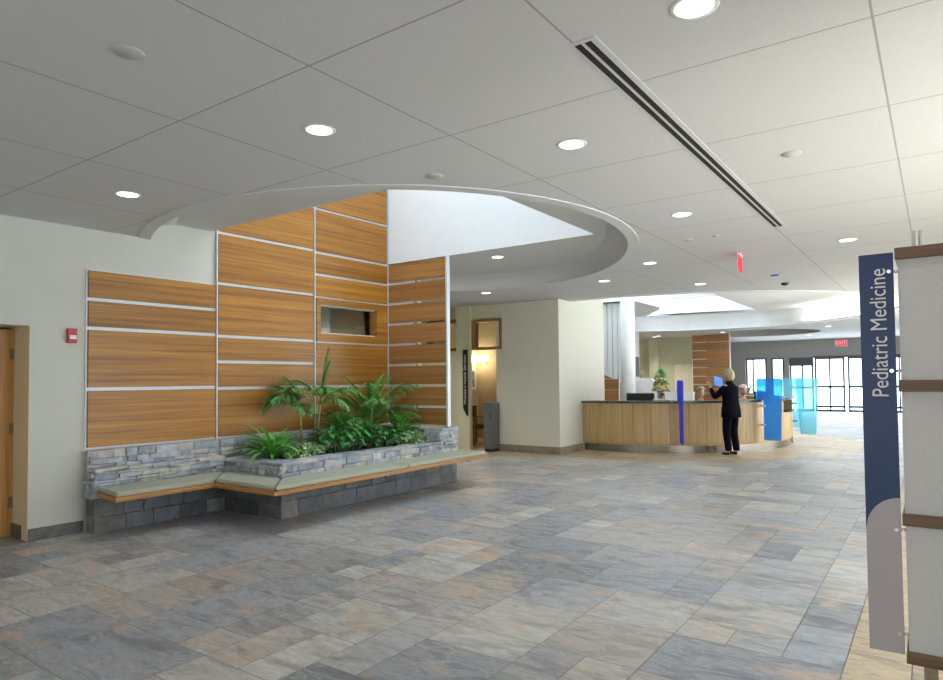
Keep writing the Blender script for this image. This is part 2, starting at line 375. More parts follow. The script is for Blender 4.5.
# ring lip of the near recess
mb = MB(); n = 96
def ringstrip(mb, c, prof, n=96):
    rows = [[mb._v((c[0]+r*cos(2*pi*k/n), c[1]+r*sin(2*pi*k/n), z)) for k in range(n)] for r, z in prof]
    for a, b in zip(rows, rows[1:]):
        for k in range(n): f = mb.bm.faces.new((a[k], a[(k+1) % n], b[(k+1) % n], b[k])); f.smooth = False
rows = []
for off, z in ((.01, C+.03), (0, C-.010), (-.13, C-.010), (-.135, C+.03), (-.16, C+.09), (-.21, C+.15), (-.29, C+.195), (-.39, Z1-.003), (-.41, Z1+.01)): rows.append([mb._v((x, y, z)) for x, y in ring1(off)])
for a, b in zip(rows, rows[1:]):
    for k in range(96): mb.bm.faces.new((a[k], a[(k+1) % 96], b[(k+1) % 96], b[k])).smooth = a is not rows[0] and a is not rows[1] and a is not rows[2]
struct(mb.build('trim_1', M_fascia))
mb = MB(); ringstrip(mb, R2C, [(R2+.01, C+.03), (R2, C-.012), (R2-.20, C-.012), (R2-.20, C+.05), (R2-.18, C+.05), (R2-.18, C+.0), (R2-.005, C+.0), (R2, C+.20), (R2+.02, Z2+.002)])  # trough profile shaped to hide the added glow strip
struct(mb.build('trim_2', M_white))
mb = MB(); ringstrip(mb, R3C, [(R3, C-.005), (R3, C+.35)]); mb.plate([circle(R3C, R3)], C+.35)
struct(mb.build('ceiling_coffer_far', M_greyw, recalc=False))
mb = MB(); mb.plate([ring1(.02), [(-7.33, 4.72), (-3.58, 4.72), (-3.58, 7.82), (-7.33, 7.82)]], Z1, th=.05)
struct(mb.build('ceiling_recess_near', M_fascia, recalc=False))
mb = MB(); mb.plate([circle(R2C, R2+.02, 96), [(-9.2, 15), (-4.7, 15), (-4.7, 17.75), (-9.2, 17.75)], [(-7.05, 17.9), (-4.7, 17.9), (-4.7, 22.85), (-8.3, 22.3), (-7.05, 20.2)]], Z2, th=.05)
struct(mb.build('ceiling_recess_far', M_white, recalc=False))
def shaft(name, x0, x1, y0, y1, z0, z1, sides):
    mb = MB(); t = .12
    if 'f' in sides: mb.box(x0-t, x1+t, y0-t, y0, z0, z1)
    if 'b' in sides: mb.box(x0-t, x1+t, y1, y1+t, z0, z1)
    if 'l' in sides: mb.box(x0-t, x0, y0, y1, z0, z1)
    if 'r' in sides: mb.box(x1, x1+t, y0, y1, z0, z1)
    return struct(mb.build(name, M_white))
shaft('wall_skylight_near', -7.33, -3.58, 4.72, 7.82, Z1+.001, 5.6, 'fbr')
shaft('wall_skylight_far', -9.2, -4.7, 15, 22.9, Z2+.001, 5.8, 'fblr')

def frosted():
    m = bpy.data.materials.new('frosted_skylight'); m.use_nodes = True; t = m.node_tree; t.nodes.clear()
    o = t.nodes.new('ShaderNodeOutputMaterial'); a = t.nodes.new('ShaderNodeBsdfTranslucent'); a.inputs[0].default_value = (.10, .12, .14, 1)
    d = t.nodes.new('ShaderNodeBsdfDiffuse'); d.inputs[0].default_value = (.7, .7, .7, 1); x = t.nodes.new('ShaderNodeMixShader'); x.inputs[0].default_value = .5
    t.links.new(a.outputs[0], x.inputs[1]); t.links.new(d.outputs[0], x.inputs[2]); t.links.new(x.outputs[0], o.inputs[0]); return m
M_frost = frosted()  # nearly opaque unseen panes, added to hold back sky and sun
mb = MB(); mb.box(-7.5, -3.4, 4.55, 8.05, 5.6, 5.62); struct(mb.build('window_8', M_frost))
mb = MB(); mb.box(-9.35, -4.55, 14.85, 23.05, 5.8, 5.82); struct(mb.build('window_9', M_frost))
# ------------------------------------------------------------------ left wall (two degrees off the grid)
th = math.atan(.034)
MW = Matrix.Translation((-7.36, 3.2, 0)) @ Matrix.Rotation(-th, 4, 'Z')   # local x = into room, local y = along wall
def WB(): return MB(MW.copy())
mb = WB()
mb.box(-.15, 0, -7.3, -1.6, 0, 3.46); mb.box(-.15, 0, -1.6, -.43, 2.14, 3.46); mb.box(-.15, 0, -.43, 3.2, 0, 3.46)
mb.box(-.15, 0, 3.2, 4.35, 0, 2.26); mb.box(-.15, 0, 3.2, 4.35, 2.65, 3.46); mb.box(-.15, 0, 4.35, 4.74, 0, 3.46)
mb.box(-.15, 0, 1.48, 4.74, 3.46, 5.6)
mb.box(-.55, -.15, -.43, -.33, 0, 2.3); mb.box(-.55, -.15, -1.7, -1.6, 0, 2.3); mb.box(-.55, -.15, -1.6, -.43, 2.14, 2.3)
struct(mb.build('wall_left', M_wall))
mb = WB(); mb.box(-.552, -.151, -.436, -.43, .0, 2.14); mb.box(-.15, 0.001, -.436, -.43, 0, 2.14); struct(mb.build('trim_3', M_tanw))
mb = WB(); mb.box(-.45, -.40, -1.6, -.437, 0.005, 2.12); dr = struct(mb.build('door_1', M_door))
for z in (.35, 1.1, 1.87):
    mb = WB(); mb.box(-.40, -.385, -.475, -.44, z-.055, z+.055); mb.build('hinge', M_metal, dr)
mb = WB(); mb.box(0.0, .012, -.43, .075, 0, .12); mb.box(0, .012, -7.3, -1.6, 0, .12); mb.box(-.40, -.15, -.45, -.437, 0, .14); struct(mb.build('baseboard_left', M_skirt))
# fire alarm on the wall
fa = thing('fire_alarm', 'small red fire alarm strobe on the pale wall beside the wood panels', 'fire alarm', MW @ Vector((0, -.05, 2.03)))
mb = WB(); mb.box(0, .04, -.10, -.01, 1.98, 2.13, bevel=.006); mb.build('housing', M_redp, fa)
mb = WB(); mb.box(.04, .052, -.085, -.025, 2.02, 2.06); mb.build('strobe', M_trim, fa)

# wood panels on the wall
def panel(s0, s1, z0, z1, label, group):
    mb = WB(); g = .019; mb.box(.012, .040, s0+g, s1-g, z0+g, z1-g, bevel=.002)
    o = mb.build('wood_wall_panel', M_wood); tag(o, label, 'wall panel', group)
H1 = [.86, 1.495, 2.145, 2.455, 2.78]
pos = ['lowest', 'second from the bottom', 'third from the bottom', 'topmost']
for k in range(4):
    panel(.08, 1.585, H1[k], H1[k+1], ['large ', 'large ', 'narrow ', 'narrow '][k]+'wood wall panel, %s in the short stack nearest the doorway' % pos[k], 'wood panels of the short left stack')
H2 = [.86, 1.48, 1.81, 2.13, 2.79, 3.43, 4.05, 4.7, 5.4]
H3 = [.86, 1.48, 2.125, 'w', 2.76, 3.09, 3.41, 4.045, 4.7, 5.4]
nm = ['lowest', 'second from the bottom', 'third from the bottom', 'fourth from the bottom', 'fifth from the bottom', 'sixth from the bottom, cut off by the ceiling edge', 'seventh from the bottom, up in the skylight shaft', 'topmost, up in the skylight shaft']
for k in range(len(H2)-1): panel(1.585, 3.11, H2[k], H2[k+1], 'wood wall panel, %s in the middle column, tall wall' % nm[k], 'wood panels of the middle column')
rows = [(.86, 1.48), (1.48, 2.125), (2.76, 3.09), (3.09, 3.41), (3.41, 4.045), (4.045, 4.7), (4.7, 5.4)]
nm = ['lowest, behind the palms', 'directly below the interior window', 'narrow one directly above the interior window', 'narrow one, second above the interior window', 'large one, third above the interior window', 'fourth above the interior window', 'topmost, up in the skylight shaft']
for (a, b), l in zip(rows, nm): panel(3.11, 4.585, a, b, 'wood wall panel of the right column, %s' % l, 'wood panels of the right column')
# reveals (light metal channels)
mb = WB()
mb.box(.001, .014, .08, 3.11, .86, 2.78); mb.box(.001, .014, 3.11, 4.60, .86, 2.14); mb.box(.001, .014, 4.49, 4.60, 2.14, 2.76); mb.box(.001, .014, 1.585, 3.11, 2.78, 5.4)
mb.box(.001, .014, 3.11, 4.60, 2.76, 5.4)
struct(mb.build('trim_4', M_alu))
mb = WB()
for s in (1.585, 3.11, 4.592): mb.box(.014, .046, s-.008, s+.008, .86, 2.78 if s < 1.5 else 5.4)
struct(mb.build('trim_5', M_alu))
# the interior window inside the right column
wn = struct((lambda b: (b.box(-.16, .045, 3.14, 4.57, 2.13, 2.24), b.box(-.16, .045, 3.14, 4.57, 2.665, 2.75), b.box(-.16, .045, 3.14, 3.21, 2.24, 2.665), b.box(-.16, .045, 4.33, 4.57, 2.24, 2.665), b.build('window_1', M_wood))[-1])(WB()))
mb = WB(); mb.box(-.10, -.09, 3.2, 4.35, 2.24, 2.67); mb.build('pane', M_glass, wn)

# ------------------------------------------------------------------ wood and glass screen across the end
def slat_screen(name, x0, x1, y, zs, label, zbase, ztop, bright=()):
    t = thing(name, label, 'screen', ((x0+x1)/2, y, zbase))
    x0 += .03; mb = MB(); mb.box(x0, x1-.03, y+.018, y+.03, zbase, ztop); mb.build('glass_sheet', M_glass, t)
    for a, b in zip(zs, zs[1:]):
        mb = MB(); mb.box(x0+.02, x1-.035, y-.012, y+.014, a+.02, b-.02, bevel=.002); mb.build('wood_slat', M_woodx, t)
    for a in zs[1:-1]:
        mb = MB(); mb.box(x0+.02, x0+.55, y+.0, y+.016, a-.02, a+.02); mb.build('channel', M_alu, t)
    mb = MB(); mb.box(x1-.03, x1, y-.02, y+.05, zbase, ztop); mb.build('edge_post', M_alu, t)
    return t
slat_screen('wood_slat_screen', -7.21, -5.97, 7.80, [.86, 1.15, 1.475, 1.80, 2.125, 2.45, 2.775, 3.10, 3.42],
            'screen of wood slats with glowing gaps rising behind the planter end', .86, Z1)
mb = MB(); mb.box(-7.21, -6.62, 7.86, 7.95, .88, 3.43); mb.box(-14, -7.21, 7.93, 8.05, 0, Z1); struct(mb.build('wall_corridor', M_yel))
# ------------------------------------------------------------------ ledge stone masonry
STONES = [(.40, .43, .47), (.46, .48, .50), (.32, .36, .42), (.50, .51, .50), (.42, .45, .49), (.53, .51, .46), (.36, .39, .44), (.48, .50, .53), (.47, .45, .42)]
def ledge(mb, info, x0, x1, y0, y1, z0, z1, hmin=.035, hmax=.07, lmin=.1, lmax=.32, palette=STONES, faces='xy', core=True, jit=.006):
    """clad the +x and/or -y side of a block with individual stones"""
    def add(fs, c): 
        pass
    def lay(axis, a0, a1, face):
        z = z0
        while z < z1-1e-4:
            h = random.uniform(hmin, hmax); h = h if z+h < z1-.03 else z1-z
            a = a0
            while a < a1-1e-4:
                l = random.uniform(lmin, lmax); l = l if a+l < a1-.06 else a1-a
                n0 = len(mb.bm.faces); d = random.uniform(-.004, .012)
                if axis == 'x': mb.box(face-.05, face+d, a+.002, a+l-.002, z+.002, z+h-.002, 0, .006, jit*.5)
                elif axis == '-y': mb.box(a+.002, a+l-.002, face-d, face+.05, z+.002, z+h-.002, 0, .006, jit*.5)
                else: mb.box(a+.002, a+l-.002, face-.05, face+d, z+.002, z+h-.002, 0, .006, jit*.5)
                c = random.choice(palette); k = random.uniform(.8, 1.15)
                info.append((len(mb.bm.faces), tuple(q*k for q in c)))
                a += l
            z += h
    if 'x' in faces: lay('x', y0, y1, x1)
    if 'y' in faces: lay('-y', x0, x1, y0)
    if 'Y' in faces: lay('+y', x0, x1, y1)
    if core:
        mb.box(x0, x1-.02, y0+.02, y1-(.02 if 'Y' in faces else 0), z0, z1-.002); info.append((len(mb.bm.faces), (.2, .2, .2)))
def finish_stone(mb, info, name, mat, parent):
    # face order can change during bevels: assign through a layer written per island
    o = mb.build(name, mat, parent)
    return o
class StoneMB(MB):
    def __init__(s, mat=None):
        super().__init__(mat); s.lay = s.bm.faces.layers.float_color.new('tile')
    def paint(s, fs, c): s.cols.append(c)
    def build(s, name, mat, parent=None, **k):
        bmesh.ops.recalc_face_normals(s.bm, faces=s.bm.faces[:])
        s.bm.faces.ensure_lookup_table(); s.bm.faces.index_update(); seen = set(); isl = []
        for f in s.bm.faces:
            if f.index in seen: continue
            st = [f]; seen.add(f.index); cur = []
            while st:
                q = st.pop(); cur.append(q)
                for e in q.edges:
                    for g in e.link_faces:
                        if g.index not in seen: seen.add(g.index); st.append(g)
            isl.append(cur)
        for cur in isl:
            c = random.choice(s.cols)
            for q in cur: q.material_index = 0; q[s.lay] = (*c, 1)
        return MB.build(s, name, mat, parent, recalc=False)
def stones(x0, x1, y0, y1, z0, z1, name, parent, mat=None, palette=STONES, faces='xy', hmin=.028, hmax=.065, lmin=.07, lmax=.26, d1=.028, M=None, cap=False):
    mb = StoneMB(M)
    def one(a, *b):
        fs = mb.box(*b, 0, .006, .009 if d1 > .01 else .003)
        c = random.choice(palette); k = random.uniform(.8, 1.15); mb.paint(fs, tuple(q*k for q in c))
    for ax in faces:
        z = z0
        a0, a1 = (y0, y1) if ax == 'x' else (x0, x1)
        while z < z1-1e-4:
            h = random.uniform(hmin, hmax); h = h if z+h < z1-hmin else z1-z
            a = a0
            while a < a1-1e-4:
                l = random.uniform(lmin, lmax); l = l if a+l < a1-lmin*.6 else a1-a
                d = random.uniform(-.004, d1)
                if ax == 'x': one(0, x1-.05, x1+d, a+.0015, a+l-.0015, z+.0015, z+h-.0015)
                elif ax == 'y': one(0, a+.0015, a+l-.0015, y0-d, y0+.05, z+.0015, z+h-.0015)
                else: one(0, a+.0015, a+l-.0015, y1-.05, y1+d, z+.0015, z+h-.0015)
                a += l
            z += h
    if cap:   # top course of flatter stones
        a = y0 if cap == 'x' else x0; e = y1 if cap == 'x' else x1
        while a < e-1e-4:
            l = random.uniform(.18, .4); l = l if a+l < e-.12 else e-a
            if cap == 'x': one(0, x0, x1+.012, a+.0015, a+l-.0015, z1+.0005, z1+.035)
            else: one(0, a+.0015, a+l-.0015, y0-.012, y1, z1+.0005, z1+.035)
            a += l
    mb.paint(mb.box(x0, x1-.02, y0+(.02 if 'y' in faces else 0), y1-(.02 if 'Y' in faces else 0), z0, z1-.003), (.22, .22, .22))
    return mb.build(name, mat or M_stone, parent)
PL = thing('stone_planter_bench', 'L-shaped ledge stone planter with a base of dark slate, set against the wood-panelled wall', 'planter', (-6.6, 5.9, 0))
stones(-7.30, -7.12, 3.28, 4.80, .36, .63, 'back_wall', PL, faces='xy', cap='x')
stones(-7.30, -7.24, 3.28, 4.80, .665, .85, 'upper_course', PL, faces='xy')
stones(-7.27, -7.2, 4.80, 7.70, .665, .85, 'upper_course', PL, faces='x')
stones(-7.12, -6.06, 4.80, 5.05, .46, .60, 'planter_wall', PL, faces='y', cap='y')
stones(-6.30, -6.06, 4.80, 7.70, .46, .60, 'planter_wall', PL, faces='xy', cap='x')
stones(-7.20, -6.05, 7.70, 8.12, .46, .84, 'end_wall', PL, faces='xyY')
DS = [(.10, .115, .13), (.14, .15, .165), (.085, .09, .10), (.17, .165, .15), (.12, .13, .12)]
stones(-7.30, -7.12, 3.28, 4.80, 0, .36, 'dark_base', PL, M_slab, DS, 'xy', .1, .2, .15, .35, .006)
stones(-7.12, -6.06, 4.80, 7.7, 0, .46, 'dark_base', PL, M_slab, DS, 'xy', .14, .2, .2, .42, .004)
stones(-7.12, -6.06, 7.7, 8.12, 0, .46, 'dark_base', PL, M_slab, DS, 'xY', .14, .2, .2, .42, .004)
mb = MB(); mb.box(-7.22, -6.28, 5.0, 7.75, .46, .575)
for k in range(900):
    x, y = random.uniform(-7.2, -6.3), random.uniform(5.03, 7.68); r = random.uniform(.012, .03)
    mb.lathe([(0, -r*.5), (r, 0), (0, r*.6)], (x, y, .58), 6)
mb.build('pebble_bed', M_soil, PL)
# bench: wood frame and cushions
BN = thing('bench', 'floating wood-edged bench wrapping the stone planter', 'bench', (-6.2, 5.0, .38))
polyA = [(-7.12, 3.30), (-6.60, 3.24), (-6.60, 4.32), (-5.56, 4.32), (-5.56, 8.24), (-6.05, 8.24), (-6.05, 4.80), (-7.12, 4.80)]
mb = MB(); mb.prism(polyA, .385, .428); mb.build('wood_seat', M_seatwood, BN)
for q in [(-6.04, -5.75, y, y+.05) for y in (5.3, 6.2, 7.1, 8.0)]+[(x, x+.05, 4.45, 4.78) for x in (-6.95, -6.4)]+[(-7.10, -6.8, y, y+.05) for y in (3.6, 4.1)]:
    mb = MB(); mb.box(*q, .33, .385); mb.build('bracket', M_gcab, BN)
def cushion(poly, label):
    mb = MB(); mb.prism(poly, .429, .475); 
    bmesh.ops.bevel(mb.bm, geom=[e for e in mb.bm.edges], offset=.012, segments=3, affect='EDGES')
    o = mb.build('seat_cushion', M_cush, smooth=False); tag(o, label, 'cushion', 'sage seat cushions on the bench')
cushion([(-7.11, 3.32), (-6.64, 3.27), (-6.64, 4.34), (-7.11, 4.78)], 'sage seat cushion on the short bench arm under the low wood panels')
cushion([(-7.10, 4.79), (-6.625, 4.35), (-5.60, 4.35), (-6.055, 4.79)], 'sage seat cushion at the front corner, end of the planter nearest the camera')
cushion([(-6.045, 4.80), (-5.59, 4.36), (-5.59, 6.45), (-6.045, 6.45)], 'long sage seat cushion, near half of the bench side facing the hall')
cushion([(-6.045, 6.46), (-5.59, 6.46), (-5.59, 8.22), (-6.045, 8.22)], 'long sage seat cushion at the far end of the bench past the planter')

# ------------------------------------------------------------------ plants
def blade(mb, base, az, L, w, up, droop, n=8, fold=.25, twist=0, tip=.05, prof=None):
    """an arching strap leaf with a folded midrib"""
    p = Vector(base); el = up; d = L/n; pts = []
    for i in range(n+1):
        t = i/n; ww = w*(prof(t) if prof else (sin(pi*min(1, .12+t*.88))**.6 if t < 1 else 0))
        side = Vector((-sin(az), cos(az), 0)); nrm = Vector((-cos(az)*sin(el), -sin(az)*sin(el), cos(el)))
        pts.append((p-side*ww/2+nrm*ww*fold, p.copy(), p+side*ww/2+nrm*ww*fold))
        p = p + Vector((cos(az)*cos(el), sin(az)*cos(el), sin(el)))*d; el -= droop/n
    vs = [[mb._v(q) for q in r] for r in pts]
    for a, b in zip(vs, vs[1:]):
        for k in (0, 1):
            f = mb.bm.faces.new((a[k], a[k+1], b[k+1], b[k])); f.smooth = True
def rosette(name, label, cat, loc, nl, L, w, mat, up=(.5, 1.4), droop=1.6, group=None, stem=0):
    t = thing(name, label, cat, loc, group); mb = MB()
    for k in range(nl):
        f = k/nl; az = k*2.399+random.uniform(-.2, .2)
        blade(mb, (loc[0]+.02*cos(az), loc[1]+.02*sin(az), loc[2]+stem+.05*f), az, L*random.uniform(.75, 1.1), w*random.uniform(.8, 1.1), up[0]+(up[1]-up[0])*f+random.uniform(-.1, .1), droop*random.uniform(.7, 1.1))
    mb.build('leaves', mat, t, recalc=False)
    mb = MB(); mb.tube([(loc[0], loc[1], loc[2]-.03), (loc[0], loc[1], loc[2]+.08+stem)], .022); mb.build('stem', M_cane, t)
    return t
def bushy(name, label, loc, rx, ry, h, nl, ls, mat, mat2=None):
    t = thing(name, label, 'plant', loc); mb = MB()
    pf = lambda q: (sin(pi*min(1, q*.95+.03)))**.8
    stems = MB()
    for k in range(nl):
        a = random.uniform(0, 2*pi); r = sqrt(random.random())
        x, y = loc[0]+rx*r*cos(a), loc[1]+ry*r*sin(a); z = loc[2]+h*(1-.55*r*r)*random.uniform(.45, 1)
        blade(mb, (x, y, z), a+random.uniform(-.7, .7), ls*random.uniform(.7, 1.2), ls*.42, random.uniform(.1, .9), random.uniform(.8, 1.6), 5, .18, prof=pf)
        if k % 4 == 0: stems.tube([(loc[0]+(x-loc[0])*.5, loc[1]+(y-loc[1])*.5, loc[2]-.02), (x, y, z)], .004, 4)
    mb.build('leaves', mat, t, recalc=False); stems.build('stems', mat2 or mat, t); return t
def frond(mb, base, az, L, up, droop, nleaf=30, ll=.26, w=.010):
    p = Vector(base); el = up; n = 14; d = L/n; pts = []
    for i in range(n+1):
        pts.append((p.copy(), el)); p = p+Vector((cos(az)*cos(el), sin(az)*cos(el), sin(el)))*d; el -= droop*(.3+1.4*i/n)/n
    mb.tube([q[0] for q in pts], [.006*(1-.8*i/n)+.001 for i in range(n+1)], 5)
    for k in range(nleaf):
        t = .22+.78*k/nleaf; i = min(n-1, int(t*n)); fr = t*n-i
        q = pts[i][0].lerp(pts[i+1][0], fr); e = pts[i][1]
        lk = ll*(sin(pi*(.15+.8*t)))**.6
        for s in (-1, 1):
            a2 = az+s*(1.15-.65*t)+random.uniform(-.1, .1)
            blade(mb, q, a2, lk*random.uniform(.85, 1.1), w*2.4, max(-.3, e*.45)+.15+random.uniform(-.12, .12), 1.3, 4, .15, prof=lambda u: max(0, 1-u*.95) if u > .3 else .6+u*1.1)
def palm(label, loc, canes, fronds, lean=.05):
    t = thing('potted_palm', label, 'palm', loc)
    for (dx, dy, h) in canes:
        mb = MB(); mb.tube([(loc[0]+dx, loc[1]+dy, loc[2]-.03), (loc[0]+dx*1.2, loc[1]+dy*1.2, loc[2]+h*.5), (loc[0]+dx*1.5, loc[1]+dy*1.5, loc[2]+h)], [.018, .014, .009]); mb.build('cane', M_cane, t)
    for (ci, az, L, up, dr, ll) in fronds:
        dx, dy, h = canes[ci]; mb = MB()
        frond(mb, (loc[0]+dx*1.5, loc[1]+dy*1.5, loc[2]+h), az, L, up, dr, ll=ll, nleaf=34); mb.build('frond', M_leaf2, t, recalc=False)
    return t
PZ = .59; XMIN = -7.27
rosette('strappy_plant', 'strappy dark green plant with arching leaves at the near left corner of the planter', 'plant', (-6.70, 5.17, PZ), 56, .54, .055, M_leaf1, (.55, 1.45), 1.5)
bushy('ground_cover_plant', 'low pale variegated ground cover in front of the slim palm canes', (-6.52, 5.47, PZ), .19, .30, .20, 200, .09, M_leaf3)
palm('tall slim palm with two yellow canes and a tall upright spike', (-6.85, 5.86, PZ), [(-.06, -.04, .60), (.03, .12, .66)],
     [(1, 1.2, .78, 1.50, .25, .16), (1, 1.6, .62, 1.42, .45, .16), (1, -2.6, .50, 1.15, 1.3, .26), (0, 3.9, .45, .95, 1.7, .30), (0, -1.5, .55, .85, 1.9, .32), (1, .9, .50, .9, 1.8, .28), (0, -2.4, .45, 1.2, 1.3, .30), (0, -1.0, .50, 1.15, 1.6, .30), (0, -1.9, .50, .6, 1.9, .30), (1, 2.2, .45, 1.0, 1.6, .24), (0, -.5, .45, .5, 2.0, .28), (1, -.6, .50, 1.0, 1.8, .28), (1, 0.2, .5, .5, 2.0, .28), (0, -1.6, .5, 1.3, .8, .24)])
rosette('dracaena_plant', 'bright green rosette plant rising from the leafy bush in the planter middle', 'plant', (-6.85, 6.45, PZ), 30, .42, .06, M_leaf1, (.5, 1.35), 1.5, stem=.24)
bushy('leafy_bush', 'dense dark green broad-leaved bush between the two palms', (-6.60, 6.25, PZ), .25, .42, .40, 150, .19, M_leaf4)
palm('full arching palm spreading wide fronds in front of the wall corner', (-6.80, 6.98, PZ), [(0, 0, .22), (-.05, .08, .26), (.05, -.07, .20)],
     [(0, -1.8, .95, 1.4, 1.0, .3), (1, -.9, .9, 1.3, 1.2, .3), (2, -1.3, .75, .8, 1.7, .3), (0, .9, .8, .8, 1.6, .3), (0, -2.2, 1.0, 1.25, 1.5, .3), (0, -1.3, 1.05, 1.2, 1.45, .3), (1, 1.4, 1.0, 1.2, 1.3, .3), (1, 2.3, .95, 1.3, 1.2, .28), (2, -.6, .95, 1.15, 1.7, .3), (0, .6, 1.05, 1.2, 1.4, .3), (1, .1, .85, 1.45, .9, .28), (2, -1.8, .8, 1.0, 1.9, .28), (1, 1.0, .8, .95, 1.8, .28), (2, -2.7, .7, 1.3, 1.3, .28), (0, 1.8, 1.0, 1.42, 1.0, .26)])
bushy('leafy_bush', 'dark green broad-leaved bush under the full arching palm', (-6.55, 6.98, PZ), .22, .30, .28, 90, .17, M_leaf4)
rosette('dracaena_plant', 'bright green rosette plant at the far end, right of the full palm', 'plant', (-6.62, 7.45, PZ), 34, .46, .055, M_leaf1, (.4, 1.4), 1.4, stem=.16)
bushy('ground_cover_plant', 'pale green leafy bush beside the raised stone end wall', (-6.38, 7.38, PZ), .12, .26, .22, 150, .11, M_leaf3)

XMIN = None
# ------------------------------------------------------------------ far corridor wall, pier, waiting room
YW = 12.05
mb = MB()
mb.box(-14, -9.85, YW, YW+.15, 0, 3.21); mb.box(-9.85, -8.9, YW, YW+.15, 0, 2.2); mb.box(-9.85, -8.9, YW, YW+.15, 2.95, 3.21)
mb.box(-8.9, -8.54, YW-.12, YW-.02, 0, 3.21); mb.box(-8.54, -7.72, YW, YW+.15, 2.92, 3.21)
struct(mb.build('wall_far_left', M_yel))
mb = MB(); mb.box(-7.9, -6.35, YW, 14.29, 0, 3.7); mb.box(-7.9, -7.72, YW-.002, YW+.15, 2.2, 3.21); struct(mb.build('wall_pier', plain('pier_paint', (.68, .67, .57), .7, noise=.015)))
mb = MB(); mb.box(-7.9, -6.338, YW-.012, YW, 0, .15); mb.box(-6.35, -6.338, YW, 13.1, 0, .15); struct(mb.build('baseboard_pier', plain('baseboard_tan', (.26, .23, .17), .4, noise=.2, nscale=10)))
def wframe(name, x0, x1, y0, y1, z0, z1, f=.06, jamb=0):
    mb = MB(); mb.box(x0, x1, y0, y1, z0, z0+f); mb.box(x0, x1, y0, y1, z1-f, z1); mb.box(x0, x0+f, y0, y1, z0+f, z1-f); mb.box(x1-f, x1, y0, y1, z0+f, z1-f)
    o = struct(mb.build(name, M_frame)); p = MB(); p.box(x0+f, x1-f, (y0+y1)/2-.003, (y0+y1)/2+.003, z0+f, z1-f); p.build('pane', M_glass, o); return o
wframe('window_2', -8.54, -7.74, YW-.03, YW+.16, 2.22, 2.90)
wframe('window_3', -9.85, -8.9, YW-.03, YW+.16, 2.22, 2.93)
mb = MB(); mb.box(-10.2, -10.09, YW+.15, 14.6, 0, 3.2); mb.box(-10.2, -7.6, 14.5, 14.6, 0, 3.2); struct(mb.build('wall_waiting_room', plain('waiting_room_paint', (.64, .54, .36), .7, noise=.02)))
for i, (x, l) in enumerate(((-10.0, 'left of two glowing wall sconces in the waiting room'), (-9.80, 'right of two glowing wall sconces in the waiting room'))):
    s = thing('wall_sconce', l, 'wall lamp', (x, 14.5, 1.95), 'waiting room sconces')
    mb = MB(); mb.lathe([(.0, 0), (.03, .01), (.035, .05), (.02, .06)], (x, 14.42, 1.98), 12); mb.box(x-.02, x+.02, 14.42, 14.5, 1.99, 2.03); mb.build('bracket', M_chrome, s)
    mb = MB(); mb.lathe([(.03, 0), (.08, .06), (.09, .14), (.05, .17)], (x, 14.40, 2.03), 14); mb.build('lamp_shade', M_warm, s)
    pl_ = bpy.data.lights.new('bulb', 'POINT'); pl_.energy = 9; pl_.color = (1, .78, .5); pl_.shadow_soft_size = .1
    po = bpy.data.objects.new('bulb', pl_); COL.objects.link(po); po.parent = s; po.location = (0, -.3, .15)
pc = thing('framed_picture', 'small framed picture on the waiting room side wall', 'picture', (-10.07, 14.2, 1.3))
mb = MB(); mb.box(-10.09, -10.06, 13.95, 14.36, 1.28, 1.88); mb.build('picture_frame', M_trim, pc)
mp_, t_, b_ = nt('picture_print'); v_ = worldpos(t_, (6, 6, 9)); vo = N(t_, 'ShaderNodeTexVoronoi', i_Scale=2.0); t_.links.new(v_, vo.inputs['Vector'])
r_ = ramp(t_, [(0, (.12, .10, .28)), (.5, (.45, .42, .6)), (1, (.25, .12, .12))]); t_.links.new(vo.outputs['Color'], r_.inputs[0]); t_.links.new(r_.outputs[0], b_.inputs['Base Color'])
mb = MB(); mb.box(-10.06, -10.055, 14.02, 14.29, 1.36, 1.80); mb.build('print', mp_, pc)
# wooden armchair
def armchair(loc, rz, label):
    t = thing('wooden_armchair', label, 'chair', loc)
    Mx = Matrix.Translation(loc) @ Matrix.Rotation(rz, 4, 'Z')
    def B(*a, nm='leg', mat=M_seatwood, bev=.006):
        m = MB(Mx); m.box(*a, bevel=bev); m.build(nm, mat, t)
    for x in (-.27, .27):
        B(x-.02, x+.02, -.25, -.21, 0, .64); B(x-.02, x+.02, .21, .25, 0, .92)
        B(x-.03, x+.03, -.28, .24, .64, .67, nm='armrest')
    B(-.25, .25, -.26, .22, .38, .47, nm='seat', mat=plain('chair_brown_fabric', (.12, .08, .06), .9), bev=.02)
    B(-.25, .25, .20, .25, .55, .92, nm='backrest', mat=M_brown, bev=.02)
armchair((-9.15, 13.0, 0), 1.4, 'wooden armchair with dark seat in the waiting room doorway')
cb = thing('grey_cabinet', 'tall dark grey cabinet standing at the waiting room doorway', 'cabinet', (-7.87, 11.9, 0))
mb = MB(); mb.box(-8.04, -7.82, 11.74, 12.035, .06, 1.05, bevel=.004); mb.build('body', M_gcab, cb)
mb = MB(); mb.box(-8.03, -7.83, 11.76, 12.03, 0, .06); mb.build('plinth', M_black, cb)
mb = MB(); mb.box(-8.03, -7.83, 11.728, 11.74, .09, 1.03, bevel=.002); cdr = mb.build('door', M_gcab, cb)
mb = MB(); mb.box(-7.86, -7.845, 11.71, 11.728, .7, .82); mb.build('handle', M_black, cdr)
